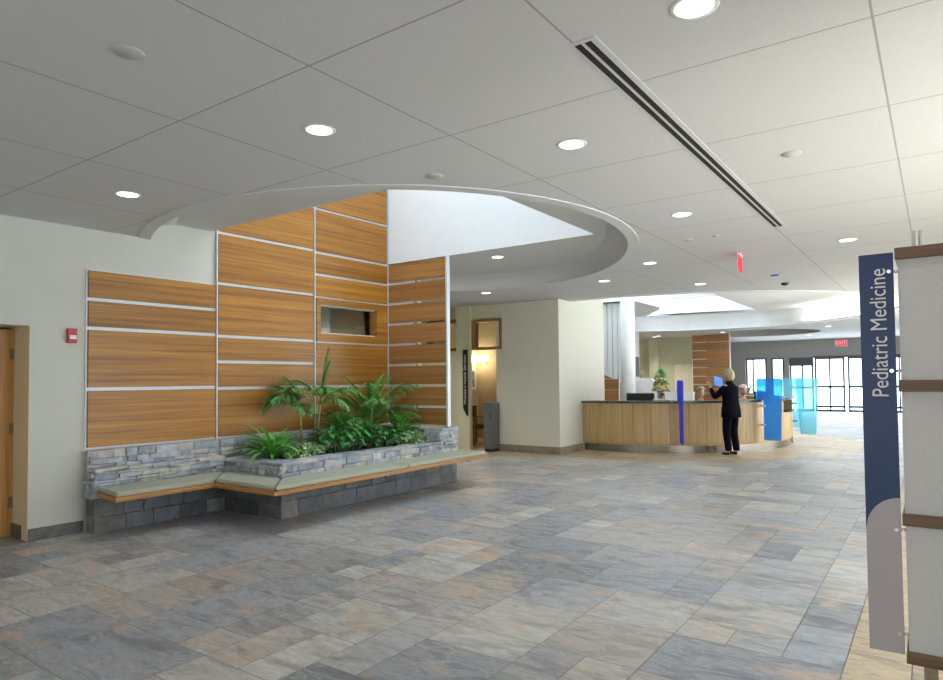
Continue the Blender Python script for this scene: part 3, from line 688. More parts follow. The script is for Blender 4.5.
# black hanging blade sign with white lettering
def text(body, size, M, mat, parent, name='lettering', ext=.001, align='LEFT', sx=1):
    c = bpy.data.curves.new(name, 'FONT'); c.body = body; c.size = size; c.extrude = ext; c.align_x = align; c.align_y = 'CENTER'
    o = bpy.data.objects.new(name, c); COL.objects.link(o); c.materials.append(mat)
    bpy.context.view_layer.update()
    me = bpy.data.meshes.new_from_object(o); bpy.data.objects.remove(o); me.transform(Matrix.Diagonal((sx, 1, 1, 1)))
    me.transform(M); me.transform(Matrix.Translation(-WL[parent.name])); me.materials.clear(); me.materials.append(mat)
    q = bpy.data.objects.new(name, me); COL.objects.link(q); q.parent = parent; return q
bs = thing('blade_sign', 'tall narrow black sign with white vertical lettering on the pale pilaster', 'sign', (-8.63, 11.90, .75))
mb = MB(); mb.xprism([(-8.69, 2.23), (-8.69, .92), (-8.59, .74), (-8.57, .78), (-8.57, 2.23)], 11.885, 11.915); bsb = mb.build('board', M_black, bs)
RV = Matrix.Rotation(pi/2, 4, 'X')
text('Women\u2019s Health Services', .085, Matrix.Translation((-8.63, 11.882, 1.0)) @ RV @ Matrix.Rotation(pi/2, 4, 'Z'), M_lett, bsb, sx=1.25)

# ------------------------------------------------------------------ foreground display unit and blue sign
D = thing('display_partition', 'tall display partition of white fabric panels between brown wood rails at the right edge', 'partition', (.4, 3.5, 0))
for a, b in ((.39, .92), (.97, 1.49), (1.54, 2.06)):
    mb = MB(); mb.box(-.128, .95, 3.37, 3.63, a, b); mb.build('fabric_panel', M_panelw, D)
for z in (.34, .92, 1.49, 2.06):
    mb = MB(); mb.box(-.138, .97, 3.35, 3.65, z, z+.05, bevel=.003); mb.build('wood_rail', M_brown, D)
for x in (-.07, -.045, .87, .895):
    mb = MB(); mb.tube([(x, 3.50, 0), (x, 3.50, 2.20)], .009); mb.build('metal_post', M_chrome, D)
mb = MB(); mb.box(-.10, .92, 3.44, 3.56, 0, .03); mb.box(-.08, -.03, 3.44, 3.56, .03, .34); mb.box(.85, .91, 3.44, 3.56, .03, .34); mb.build('metal_foot', M_metal, D)
S = thing('hanging_sign', 'tall navy and grey sign reading Pediatric Medicine fixed beside the display partition', 'sign', (-.2, 3.36, .38))
XL, XR = -.272, -.143
def zc(x): u = (x-XL)/(XR-XL); return .885+.15*sqrt(max(0, 1-(1-u)**2))
cur = [(XL+(XR-XL)*i/14, zc(XL+(XR-XL)*i/14)) for i in range(15)]
mb = MB(); mb.xprism([(XL, 2.092)]+cur+[(XR, 2.092)], 3.355, 3.363); sgb = mb.build('blue_board', M_signb, S)
mb = MB(); mb.xprism([(XL+.0005, .375), (XR, .375)]+cur[::-1], 3.355, 3.363); mb.build('grey_board', M_signg, S)
text('Pediatric Medicine', .088, Matrix.Translation((-.2, 3.352, 1.465)) @ RV @ Matrix.Rotation(pi/2, 4, 'Z'), M_lett, sgb, sx=.86)
for z in (2.01, 1.58, .90, .46):
    mb = MB(); mb.tube([(-.16, 3.349, z), (-.16, 3.369, z)], .008, 12); mb.tube([(-.155, 3.366, z), (-.128, 3.372, z)], .006, 8); mb.lathe([(0, -.008), (.008, 0), (0, .008)], (-.135, 3.362, z), 10); mb.build('clamp', M_chrome, S)

# ------------------------------------------------------------------ ceiling fittings
def downlight(x, y, z, label, power=22, rot=0):
    t = thing('recessed_downlight', label, 'downlight', (x, y, z-.002), 'round recessed ceiling downlights')
    mb = MB(); mb.lathe([(.085, -.003), (.105, -.004), (.108, -.001), (.085, .0)], (x, y, z), 28); mb.build('trim_ring', M_trim, t)
    mb = MB(); mb.lathe([(0, -.0045), (.085, -.0035)], (x, y, z), 28); mb.build('lens', M_lens, t)
    l = bpy.data.lights.new('bulb', 'SPOT'); l.energy = power; l.spot_size = radians(125); l.spot_blend = .8; l.shadow_soft_size = .08; l.color = (1, .95, .88)
    o = bpy.data.objects.new('bulb', l); COL.objects.link(o); o.parent = t; o.location = (0, 0, -.03)
DL = [(-.84, 2.92, C, 'downlight at the very top edge of the picture, nearest the camera on the right'),
      (-3.27, 2.90, C, 'large round downlight in the left ceiling panels, in front of the round recess'),
      (-5.74, 2.90, C, 'leftmost ceiling downlight, above the doorway wall'),
      (-2.06, 4.14, C, 'round downlight just left of the near end of the long air slot'),
      (-2.07, 6.61, C, 'round downlight left of the far end of the long air slot'),
      (-.85, 9.10, C, 'round downlight above the blue sign, right of the exit sign'),
      (-3.33, 9.14, C, 'small downlight just right of the round recess edge'),
      (-3.38, 11.76, C, 'small downlight in front of the second skylight edge'),
      (-4.57, 10.34, C, 'small downlight above the reception pier corner'),
      (-6.99, 10.34, C, 'small downlight in the corridor ceiling by the waiting room'),
      (-5.44, 8.37, Z1, 'single downlight inside the round ceiling recess'),
      (-6.4, 25.0, C, 'tiny added downlight in the far lobby ceiling, left side'),  # this and the next lobby downlights are added for light
      (-2.9, 24.5, C, 'tiny added downlight in the far lobby ceiling, above the counter end'),
      (-4.2, 29.5, C, 'tiny added downlight in the far lobby ceiling before the entrance, left'),
      (-2.2, 29.5, C, 'tiny added downlight in the far lobby ceiling before the entrance, right'),
      (-9.0, 25.5, C, 'tiny added downlight over the cream wall area behind reception')]  # added to brighten the cream wall
DL += [(-8.2, 9.6, C, 'added downlight in the corridor behind the wood slat screen'), (-9.6, 10.6, C, 'second added downlight deep in the corridor behind the wood slat screen'), (-8.5, 6.9, C, 'added downlight in the room behind the interior window'), (-9.3, 25.9, C, 'tiny added downlight close to the far cream wall')]  # unseen downlights added to brighten corridor, back room and cream wall
PW = {16: 110, 17: 150, 18: 130, 19: 140, 15: 140}
for i_, (x, y, z, l) in enumerate(DL): downlight(x, y, z, l, PW.get(i_, 22))
for x, y, l, r in ((-3.25, 1.64, 'flat grey round ceiling cap at the top left', .075), (-3.28, 4.12, 'flat grey round ceiling cap before the recess edge', .075), (-.84, 5.30, 'flat grey round ceiling cap right of the air slot', .07), (-2.40, 7.89, 'small round ceiling cap near the exit sign', .06), (-2.07, 7.87, 'tiny sprinkler cap at the air slot end', .04), (-5.59, 10.12, 'small sprinkler cap in the ceiling over the pier', .05)):
    mb = MB(); mb.lathe([(0, -.008), (r*.9, -.008), (r, -.002), (r, 0)], (x, y, C), 24); tag(mb.build('ceiling_speaker', M_cap), l, 'ceiling speaker', 'round ceiling caps')
dv = thing('linear_air_diffuser', 'long double-slot black air diffuser running down the ceiling', 'air vent', (-1.36, 5.3, C-.01))
mb = MB(); mb.box(-1.44, -1.30, 2.88, 7.80, C-.004, C-.0005); mb.build('frame', M_fascia, dv)
for x in (-1.422, -1.368):
    mb = MB(); mb.box(x, x+.034, 2.91, 7.77, C-.006, C-.004); mb.build('slot', M_dark, dv)
ex = thing('exit_sign', 'glowing red exit sign hanging from the ceiling, seen almost edge on', 'exit sign', (-2.12, 9.23, 2.98))
MX = Matrix.Translation((-2.12, 9.23, 0)) @ Matrix.Rotation(radians(97), 4, 'Z')
mb = MB(MX); mb.box(-.15, .15, -.02, .02, 3.18, 3.205); mb.build('housing', M_trim, ex)
mb = MB(MX); mb.box(-.15, .15, -.004, .004, 2.98, 3.18); mb.build('panel', glass('exit_clear', (1, .75, .75), diff=.3, dcol=(1, .2, .25)), ex)
text('EXIT', .17, MX @ Matrix.Translation((0, -.006, 3.08)) @ RV, M_red, ex, align='CENTER', ext=.003)
text('EXIT', .17, MX @ Matrix.Rotation(pi, 4, 'Z') @ Matrix.Translation((0, -.006, 3.08)) @ RV, M_red, ex, align='CENTER', ext=.003)
mb = MB(MX); mb.box(-.15, .15, -.008, .008, 2.975, 2.985); mb.box(-.152, -.146, -.01, .01, 2.98, 3.18); mb.box(.146, .152, -.01, .01, 2.98, 3.18); mb.build('edge_glow', M_red, ex)
mb = MB(); mb.lathe([(0, -.05), (.05, -.04), (.07, 0)], (-2.15, 12.6, C), 16); tag(mb.build('dome_camera', M_black), 'small black dome camera on the ceiling at the second recess edge', 'camera')
mb = MB(); mb.lathe([(0, -.02), (.07, -.02), (.08, 0)], (-2.1, 11.52, C), 16); tag(mb.build('ceiling_indicator', plain('indicator_blue', (.12, .22, .6), .4)), 'small blue round indicator on the ceiling', 'indicator')

cv = MB(); cv.arc(R2C, R2-.12, R2-.06, -75, 62, C+.004, C+.018, 60)  # emissive strip added to brighten the far recess, no known lamp there
tag(cv.build('added_glow_strip', emit('added_strip_glow', (1, .96, .86), 60)), 'added glow strip brightening the right side of the far round ceiling recess', 'glow strip')
# ------------------------------------------------------------------ reception counter
RC = thing('reception_counter', 'long curved reception counter with maple front, black top and steel kick base', 'reception desk', (CTR[0], CTR[1]-3.1, 0))
A0, A1, A2 = -98, -10, 9
mb = MB(); mb.arc(CTR, 3.02, 3.12, A0, A2, 0, .2, 50); mb.build('kick_base', M_metal, RC)
na = 13
for k in range(na):
    a = A0+(A1-A0)*k/na; b = A0+(A1-A0)*(k+1)/na
    mb = MB(); mb.arc(CTR, 3.14, 3.18, a+.06, b-.06, .2, 1.03, 5); mb.build('front_panel', M_count, RC)
for a, b in ((A1, -.5), (-.5, A2)):
    mb = MB(); mb.arc(CTR, 3.14, 3.18, a+.06, b-.06, .2, .78, 5); mb.build('front_panel', M_count, RC)
mb = MB(); mb.arc(CTR, 3.02, 3.14, A0, A1, .15, 1.03, 40); mb.arc(CTR, 3.0, 3.14, A1, A2, .15, .78, 12); mb.arc(CTR, 3.0, 3.18, A2-5, A2, .80, 1.03, 4); mb.build('core', M_count, RC)
mb = MB(); mb.arc(CTR, 2.72, 3.24, A0, A2, 1.03, 1.07, 60); mb.build('counter_top', M_top, RC)
mb = MB(); mb.arc(CTR, 2.5, 3.26, A1, A2, .78, .81, 14); mb.build('low_shelf', M_top, RC)
mb = MB(); mb.arc(CTR, 2.25, 3.02, A0, A2, .72, .75, 50); mb.build('work_surface', M_trim, RC)
# translucent blue dividers standing out from the counter
def divider(ang, r0, r1, z0, z1, mat, label):
    a = radians(ang); Mx = Matrix.Translation((CTR[0], CTR[1], 0)) @ Matrix.Rotation(a, 4, 'Z')
    t = thing('desk_divider', label, 'divider', (CTR[0]+r1*cos(a), CTR[1]+r1*sin(a), z0), 'blue desk dividers')
    pts = [(r0+.09, z0), (r1-.07, z0)]
    pts += [(r1-.07+.03*i/4, z0+.03*i/4) for i in range(1, 4)]
    for k in range(7): q = k/6*pi/2; pts.append((r1-.06+.06*cos(q), z1-.06+.06*sin(q)))
    for k in range(7): q = pi/2+k/6*pi/2; pts.append((r0+.06+.06*cos(q), z1-.06+.06*sin(q)))
    pts += [(r0, 1.075), (r0+.02, 1.072)] if r0 < 3.24 else []
    if r0 < 3.24: pts = [(3.265, z0), (r1-.07, z0)]+pts[2:-2]+[(r0, 1.076), (3.265, 1.076)]
    mb = MB(Mx); mb.xprism(pts, -.008, .008); mb.build('acrylic_sheet', mat, t)
    for z in (.55, .95):
        mb = MB(Mx); mb.box(3.19, 3.31, -.02, .02, z-.02, z+.02); mb.build('clamp', M_chrome, t)
divider(-61, 3.10, 3.66, .22, 1.50, M_bluev, 'narrow violet-blue divider left of the standing woman, seen nearly edge on')
divider(-27, 3.10, 3.72, .24, 1.52, M_blueg, 'bright blue divider on the counter right of the standing woman')
divider(2, 3.27, 3.72, .26, 1.52, M_bluec, 'pale cyan divider at the right end of the counter against the entrance glare')
divider(28, 3.10, 3.60, .30, 1.52, M_bluec, 'pale cyan divider behind the counter end, furthest from the camera')
mb = MB(); mb.arc(CTR, 3.0, 3.18, 14, 60, 0, 1.03, 20); mb.arc(CTR, 2.72, 3.24, 13.5, 60.5, 1.03, 1.07, 20); tag(mb.build('reception_return_counter', M_count), 'far return of the reception counter behind the cyan dividers', 'counter')

# things on the desk
pr = thing('desktop_monitor', 'wide black monitor back standing on the left of the reception desk', 'monitor', (-5.4, 14.1, .75))
mb = MB(); mb.box(-5.73, -5.09, 14.08, 14.13, .90, 1.22, bevel=.01); mb.build('screen', M_black, pr)
mb = MB(); mb.box(-5.47, -5.35, 14.13, 14.19, .78, 1.05); mb.box(-5.60, -5.22, 14.05, 14.25, .75, .78, bevel=.005); mb.build('stand', M_black, pr)
pr2 = thing('desktop_monitor', 'dark monitor on the desk just right of the standing woman', 'monitor', (-3.35, 16.4, .75))
mb = MB(); mb.box(-3.52, -3.17, 16.35, 16.39, .92, 1.22, bevel=.01); mb.build('screen', plain('blue_black', (.02, .04, .09), .3), pr2)
mb = MB(); mb.box(-3.39, -3.30, 16.39, 16.45, .78, 1.0); mb.box(-3.48, -3.2, 16.3, 16.5, .75, .78); mb.build('stand', M_black, pr2)
ph = thing('desk_telephone', 'dark telephone on the low shelf at the right end of the counter', 'telephone', (-2.88, 15.35, .81))
mb = MB(); mb.box(-3.02, -2.80, 15.35, 15.55, .81, .86, bevel=.01); mb.build('base', M_black, ph)
mb = MB(); mb.tube([(-3.0, 15.38, .89), (-2.9, 15.38, .91), (-2.8, 15.38, .89)], [.03, .018, .03]); mb.build('handset', M_black, ph)
tr_ = MB(); tr_.box(-5.0, -4.62, 13.75, 13.95, 1.07, 1.10, bevel=.004); tag(tr_.build('paper_tray', M_trim), 'low white tray on the counter top beside the violet divider', 'tray')
# flower arrangement in a steel vase, on the white pedestal
fl = thing('flower_arrangement', 'tall arrangement of yellow and red flowers in a silver vase behind the counter', 'flowers', (-5.57, 15.9, 1.02))
mb = MB(); mb.lathe([(.07, 0), (.10, .02), (.085, .2), (.11, .26)], (-5.57, 15.9, .98), 18); mb.build('vase', M_metal, fl)
mb = MB()
for k in range(190):
    a = random.uniform(0, 6.28); h = random.random(); r = .17*(1-h)**.7+.02
    blade(mb, (-5.57+r*cos(a)*.7, 15.9+r*sin(a)*.7, 1.2+h*.50), a, .13, .03, random.uniform(.2, 1.4), 1.2, 4)
mb.build('foliage', M_leaf4, fl, recalc=False)
for nm_, colr in (('yellow_blossom', (.75, .50, .03)), ('red_blossom', (.55, .06, .04)), ('cream_blossom', (.8, .75, .5))):
    mb = MB()
    for k in range(16):
        a = random.uniform(0, 6.28); h = random.random()**.85; r = .19*(1-h)**.7+.02
        mb.lathe([(0, -.02), (.035, 0), (.028, .02), (0, .03)], (-5.57+r*cos(a), 15.9+r*sin(a), 1.22+h*.42), 8)
    mb.build(nm_, plain(nm_+'_petal', colr, .7, noise=.2, nscale=40), fl)
pd = MB(); pd.box(-6.6, -5.2, 15.75, 16.15, 0, .98); tag(pd.build('back_cabinet', M_trim), 'white low cabinet behind the counter carrying the flowers', 'cabinet')
# white partition with a sloping top
mb = MB(); mb.xprism([(-6.95, 0), (-5.25, 0), (-5.25, 1.18), (-5.95, 1.18), (-6.38, 1.54), (-6.95, 1.56)], 17.45, 17.55); struct(mb.build('wall_partition', M_white))
cl_ = MB(); cl_.lathe([(.19, 0), (.19, 3.72)], (-6.93, 17.2, 0), 32); tag(cl_.build('round_column', M_white), 'smooth round white column behind the reception desk', 'column')
# fluted white wall behind the column
mb = MB(); x = -9.6
while x < -7.2: mb.box(x, x+.14, 17.92, 18.02, 0, 3.72); x += .16
mb.box(-9.6, -7.15, 18.0, 18.1, 0, 3.72); struct(mb.build('wall_fluted', M_white))
ws = thing('wood_stair_screen', 'low wood panel screen with a slanted top left of the round column', 'screen', (-7.5, 17.3, 0))
for z0, z1 in ((.3, .85), (.87, 1.22), (1.25, 1.52)):
    mb = MB(); mb.box(-7.85, -7.26, 17.3, 17.34, z0, z1, bevel=.002); mb.build('wood_panel', M_woodx, ws)
mb = MB(); mb.xprism([(-7.85, 1.55), (-7.45, 1.55), (-7.85, 1.72)], 17.3, 17.34); mb.build('slanted_panel', M_woodx, ws)
mb = MB(); mb.box(-7.9, -7.24, 17.34, 17.38, 0, 1.54); mb.box(-7.26, -7.24, 17.28, 17.38, 0, 1.54); mb.build('frame', M_alu, ws)

# ------------------------------------------------------------------ far lobby
mb = MB(); mb.box(-14, -8.0, 27.3, 27.45, 0, C); mb.box(-9.95, -9.55, 27.0, 27.3, 0, C); mb.box(-14, -13.9, -4, 33.2, 0, C); mb.box(-11.0, -10.85, 22.5, 27.3, 0, C); struct(mb.build('wall_cream_far', M_yel))
dd = MB(); dd.box(-8.95, -8.1, 27.24, 27.3, 0, 2.1); d2 = struct(dd.build('door_2', plain('pale_door', (.85, .80, .6), .5)))
dd = MB(); dd.box(-8.88, -8.84, 27.2, 27.24, .98, 1.02); dd.build('door_handle', M_metal, d2)
slat_screen('wood_slat_screen', -7.75, -6.30, 25.6, [.3, .62, .95, 1.28, 1.6, 1.93, 2.25, 2.58, 2.9, 3.2], 'distant wood slat screen behind the receptionist with white light in one gap', 0, C)
tv = MB(); tv.box(-8.714, -8.66, 21.6, 22.5, 1.6, 2.3); tag(tv.build('television', M_black), 'dark narrow screen on the wall right of the white column', 'screen')
mb = MB(); mb.box(-8.85, -8.72, 21.4, 22.7, 0, C); struct(mb.build('wall_stub', M_wall))
al = MB(); al.box(-10.55, -10.45, 27.27, 27.3, 1.55, 1.72); tag(al.build('fire_alarm', M_redp), 'tiny red device on the far cream wall', 'fire alarm')
# entrance wall with glazing
YE = 33.0
mb = MB(); mb.box(-14, 6.1, YE, YE+.15, 2.42, C); mb.box(-14, -7.45, YE, YE+.15, 0, 2.42); mb.box(-5.75, -5.55, YE, YE+.15, 0, 2.42)
mb.box(-6.5, -6.32, YE, YE+.15, 0, 2.42); mb.box(-7.45, -5.6, YE, YE+.15, 0, .42); mb.box(3, 6.1, YE, YE+.15, 0, 2.42); struct(mb.build('wall_entrance', M_greyw))
M_mull = plain('dark_mullion', (.13, .13, .15), .4, .3)
def glazed(name, x0, x1, z0, z1, vs=(), hs=(), f=.07):
    mb = MB(); y0, y1 = YE-.03, YE+.1
    mb.box(x0, x1, y0, y1, z0, z0+f); mb.box(x0, x1, y0, y1, z1-f, z1); mb.box(x0, x0+f, y0, y1, z0, z1); mb.box(x1-f, x1, y0, y1, z0, z1)
    for v in vs: mb.box(v-.03, v+.03, y0, y1, z0, z1)
    for h in hs: mb.box(x0, x1, y0, y1, h-.05, h+.05)
    o = struct(mb.build(name, M_mull)); p = MB(); p.box(x0+f, x1-f, YE+.03, YE+.04, z0+f, z1-f); p.build('pane', M_glassdoor, o); return o
glazed('window_4', -7.42, -6.5, .42, 2.42, vs=(-7.1,)); glazed('window_5', -6.3, -5.75, .42, 2.42)
glazed('window_6', -5.52, -4.55, 0, 2.1, vs=(-5.0,), hs=(1.05,)); glazed('door_3', -4.5, -3.32, 0, 2.38, vs=(-3.9,), hs=(1.08, .2)); glazed('door_4', -3.2, -2.1, 0, 2.38, vs=(-2.65,), hs=(1.08, .2)); glazed('door_5', -2.0, -.6, 0, 2.38, vs=(-1.3,), hs=(1.08, .2)); glazed('window_7', -.5, 2.9, 0, 2.38, vs=(.6, 1.8), hs=(1.08,))
mb = MB(); mb.box(-4.55, -.5, YE-.08, YE+.16, 2.38, 2.46); mb.box(-5.55, -4.55, YE, YE+.1, 2.1, 2.42); struct(mb.build('trim_6', M_mull))
e2 = thing('exit_sign', 'small red exit sign above the far entrance doors', 'exit sign', (-3.42, YE-.05, 2.9))
mb = MB(); mb.box(-3.66, -3.18, YE-.10, YE, 2.86, 3.16); mb.build('housing', M_trim, e2)
mb = MB(); mb.box(-3.63, -3.21, YE-.11, YE-.10, 2.89, 3.13); mb.build('face', plain('exit_face_red', (.75, .10, .12), .5, emis=(1, .05, .08), estr=.8), e2)
text('EXIT', .2, Matrix.Translation((-3.42, YE-.112, 3.01)) @ RV, emit('exit_letters', (1, .6, .6), 1.3), e2, align='CENTER')
tp = rosette('potted_plant', 'dark green plant behind the counter beside the standing woman head', 'plant', (-5.35, 24.0, 1.0), 30, .45, .06, M_leaf4, (.3, 1.4), 1.5)
mb = MB(); mb.lathe([(.14, 0), (.2, .5), (.2, 1.0), (.16, 1.0)], (-5.35, 24.0, 0), 16); mb.build('pot', M_gcab, tp)

# ------------------------------------------------------------------ right wall with tall glazing, back wall (outside the frame)
mb = MB(); X = 3.0
for y0, y1 in ((-4.1, 3.6), (7.6, 13.2), (21.6, 33.2)): mb.box(X, X+.15, y0, y1, 0, C)
for y0, y1 in ((3.6, 7.6), (13.2, 21.6)): mb.box(X, X+.15, y0, y1, 3.12, C)
struct(mb.build('wall_right', M_wall))
mb = MB(); mb.box(-14, 6.1, -4.15, -4.0, 0, C); struct(mb.build('wall_back', M_wall))

# ------------------------------------------------------------------ people
def skin_mesh(V, E, R, sub=1):
    me = bpy.data.meshes.new('tmp'); me.from_pydata([tuple(v) for v in V], E, []); me.update()
    o = bpy.data.objects.new('tmp', me); COL.objects.link(o)
    bm = bmesh.new(); bm.from_mesh(me); lay = bm.verts.layers.skin.verify(); bm.verts.ensure_lookup_table()
    for v, r in zip(bm.verts, R): v[lay].radius = (r, r) if not isinstance(r, tuple) else r
    bm.verts[0][lay].use_root = True; bm.to_mesh(me); bm.free()
    sk = o.modifiers.new('s', 'SKIN'); sk.use_smooth_shade = True
    if sub: ss = o.modifiers.new('u', 'SUBSURF'); ss.levels = sub; ss.render_levels = sub
    dg = bpy.context.evaluated_depsgraph_get(); dg.update()
    out = bpy.data.meshes.new_from_object(o.evaluated_get(dg)); bpy.data.objects.remove(o); return out
class Fig:
    def __init__(s, loc, facing, name, label):
        s.t = thing(name, label, 'person', loc); s.loc = Vector(loc)
        f = Vector((facing[0], facing[1], 0)).normalized(); r = f.cross(Vector((0, 0, 1)))
        s.f, s.r = f, r
        s.M = Matrix(((r.x, f.x, 0, loc[0]), (r.y, f.y, 0, loc[1]), (0, 0, 1, loc[2]), (0, 0, 0, 1)))
    def graph(s, chains, sub=1):
        V, E, R, ix = [], [], [], {}
        for ch in chains:
            prev = None
            for p, r in ch:
                k = tuple(round(c, 4) for c in p)
                if k not in ix: ix[k] = len(V); V.append(Vector(p)); R.append(r)
                if prev is not None and prev != ix[k]: E.append((prev, ix[k]))
                prev = ix[k]
        me = skin_mesh(V, E, R, sub); me.transform(s.M); return me
    def add(s, me, name, mat):
        me.transform(Matrix.Translation(-WL[s.t.name])); me.materials.clear(); me.materials.append(mat)
        for p in me.polygons: p.use_smooth = True
        o = bpy.data.objects.new(name, me); COL.objects.link(o); o.parent = s.t; return o
    def head_bm(s, c, tilt=0):
        bm = bmesh.new(); bmesh.ops.create_uvsphere(bm, u_segments=24, v_segments=18, radius=1)
        for v in bm.verts:
            x, y, z = v.co
            jaw = 1-.28*max(0, -z)**1.2
            X = x*.073*jaw; Y = y*.092*(1-.10*max(0, -z)); Z = z*.115
            fr = max(0, y)
            nose = math.exp(-((x/.16)**2+((z+.12)/.22)**2))*fr; Y += .024*nose
            for sx in (-.36, .36): Y -= .010*math.exp(-(((x-sx)/.16)**2+((z-.06)/.12)**2))*fr
            Y += .007*math.exp(-((x/.3)**2+((z+.46)/.08)**2))*fr; Y += .012*math.exp(-((x/.3)**2+((z+.85)/.2)**2))*fr
            v.co = (X, Y, Z)
        for sx in (-1, 1):
            r = bmesh.ops.create_uvsphere(bm, u_segments=8, v_segments=6, radius=1)
            for v in r['verts']: v.co = (v.co.x*.010+sx*.075, v.co.y*.018-.005, v.co.z*.030-.002)
        bmesh.ops.transform(bm, matrix=s.M @ Matrix.Translation(c) @ Matrix.Rotation(tilt, 4, 'X'), verts=bm.verts[:])
        return bm
    def body(s, chains, headc, tilt, mat):
        me = s.graph(chains); bm = s.head_bm(headc, tilt); bm.from_mesh(me)
        m2 = bpy.data.meshes.new('body'); bm.to_mesh(m2); bm.free(); s.add(m2, 'body', mat)
        for sx in (-.027, .027):
            b = bmesh.new(); bmesh.ops.create_uvsphere(b, u_segments=8, v_segments=6, radius=.009)
            bmesh.ops.transform(b, matrix=s.M @ Matrix.Translation(headc) @ Matrix.Rotation(tilt, 4, 'X') @ Matrix.Translation((sx, .080, .008)), verts=b.verts[:])
            m3 = bpy.data.meshes.new('eye'); b.to_mesh(m3); b.free(); s.add(m3, 'eye', M_eye)
    def hair(s, headc, tilt, mat, down=.02, puff=1.0):
        bm = bmesh.new(); bmesh.ops.create_uvsphere(bm, u_segments=24, v_segments=18, radius=1)
        kill = [v for v in bm.verts if (v.co.y > .30 and v.co.z < .42) or (v.co.z < -.55-down)]
        bmesh.ops.delete(bm, geom=kill, context='VERTS')
        for v in bm.verts:
            x, y, z = v.co; n = 1+.05*sin(17*x+9*z)*cos(13*y)
            v.co = (x*.094*n*puff, y*.108*n*puff-.010, z*.128*n*puff+.008)
        bmesh.ops.solidify(bm, geom=bm.faces[:], thickness=.012)
        bmesh.ops.transform(bm, matrix=s.M @ Matrix.Translation(headc) @ Matrix.Rotation(tilt, 4, 'X'), verts=bm.verts[:])
        me = bpy.data.meshes.new('hair'); bm.to_mesh(me); bm.free(); s.add(me, 'hair', mat)
M_eye = plain('eye_dark', (.05, .04, .03), .2)
M_skin = plain('skin', (.58, .34, .25), .55, noise=.05)
M_blond = plain('blond_hair', (.42, .36, .22), .7, noise=.45, nscale=45, bmp=.6)
M_whiteh = plain('white_hair', (.62, .58, .50), .6, noise=.15, nscale=60)
M_suit = plain('black_suit', (.004, .004, .010), .9, spec=.1, noise=.15, nscale=40)
M_shirt = plain('white_blouse', (.65, .65, .68), .8, noise=.05)
M_pink = plain('cream_blouse', (.6, .52, .42), .8, noise=.05)
M_shoe = plain('black_shoe', (.03, .015, .02), .35)
def hand(w, d, up=Vector((0, 0, 1)), s=1.0, curl=.5, thumb=1):
    """finger chains from a wrist point w in direction d (local), returns chains rooted in the palm"""
    d = d.normalized(); side = d.cross(up).normalized(); n = side.cross(d).normalized()
    palm = w+d*.045*s; ch = [[(w, .020), (palm, .026)]]
    for k, (off, L) in enumerate(((-.026, .062), (-.009, .072), (.009, .068), (.026, .052))):
        b = palm+side*off*s+d*.03*s; m = b+(d*cos(curl*.5)-n*sin(curl*.5))*L*.5*s; e = m+(d*cos(curl*1.4)-n*sin(curl*1.4))*L*.5*s
        ch.append([(palm, .026), (b, .0095), (m, .0088), (e, .0075)])
    b = w+d*.025*s+side*(-.030)*thumb*s; m = b+(d*.6-side*.6*thumb-n*.3)*.03*s; e = m+(d*.9-side*.2*thumb-n*.4)*.026*s
    ch.append([(w, .020), (b, .012), (m, .011), (e, .009)])
    return ch
V3 = Vector
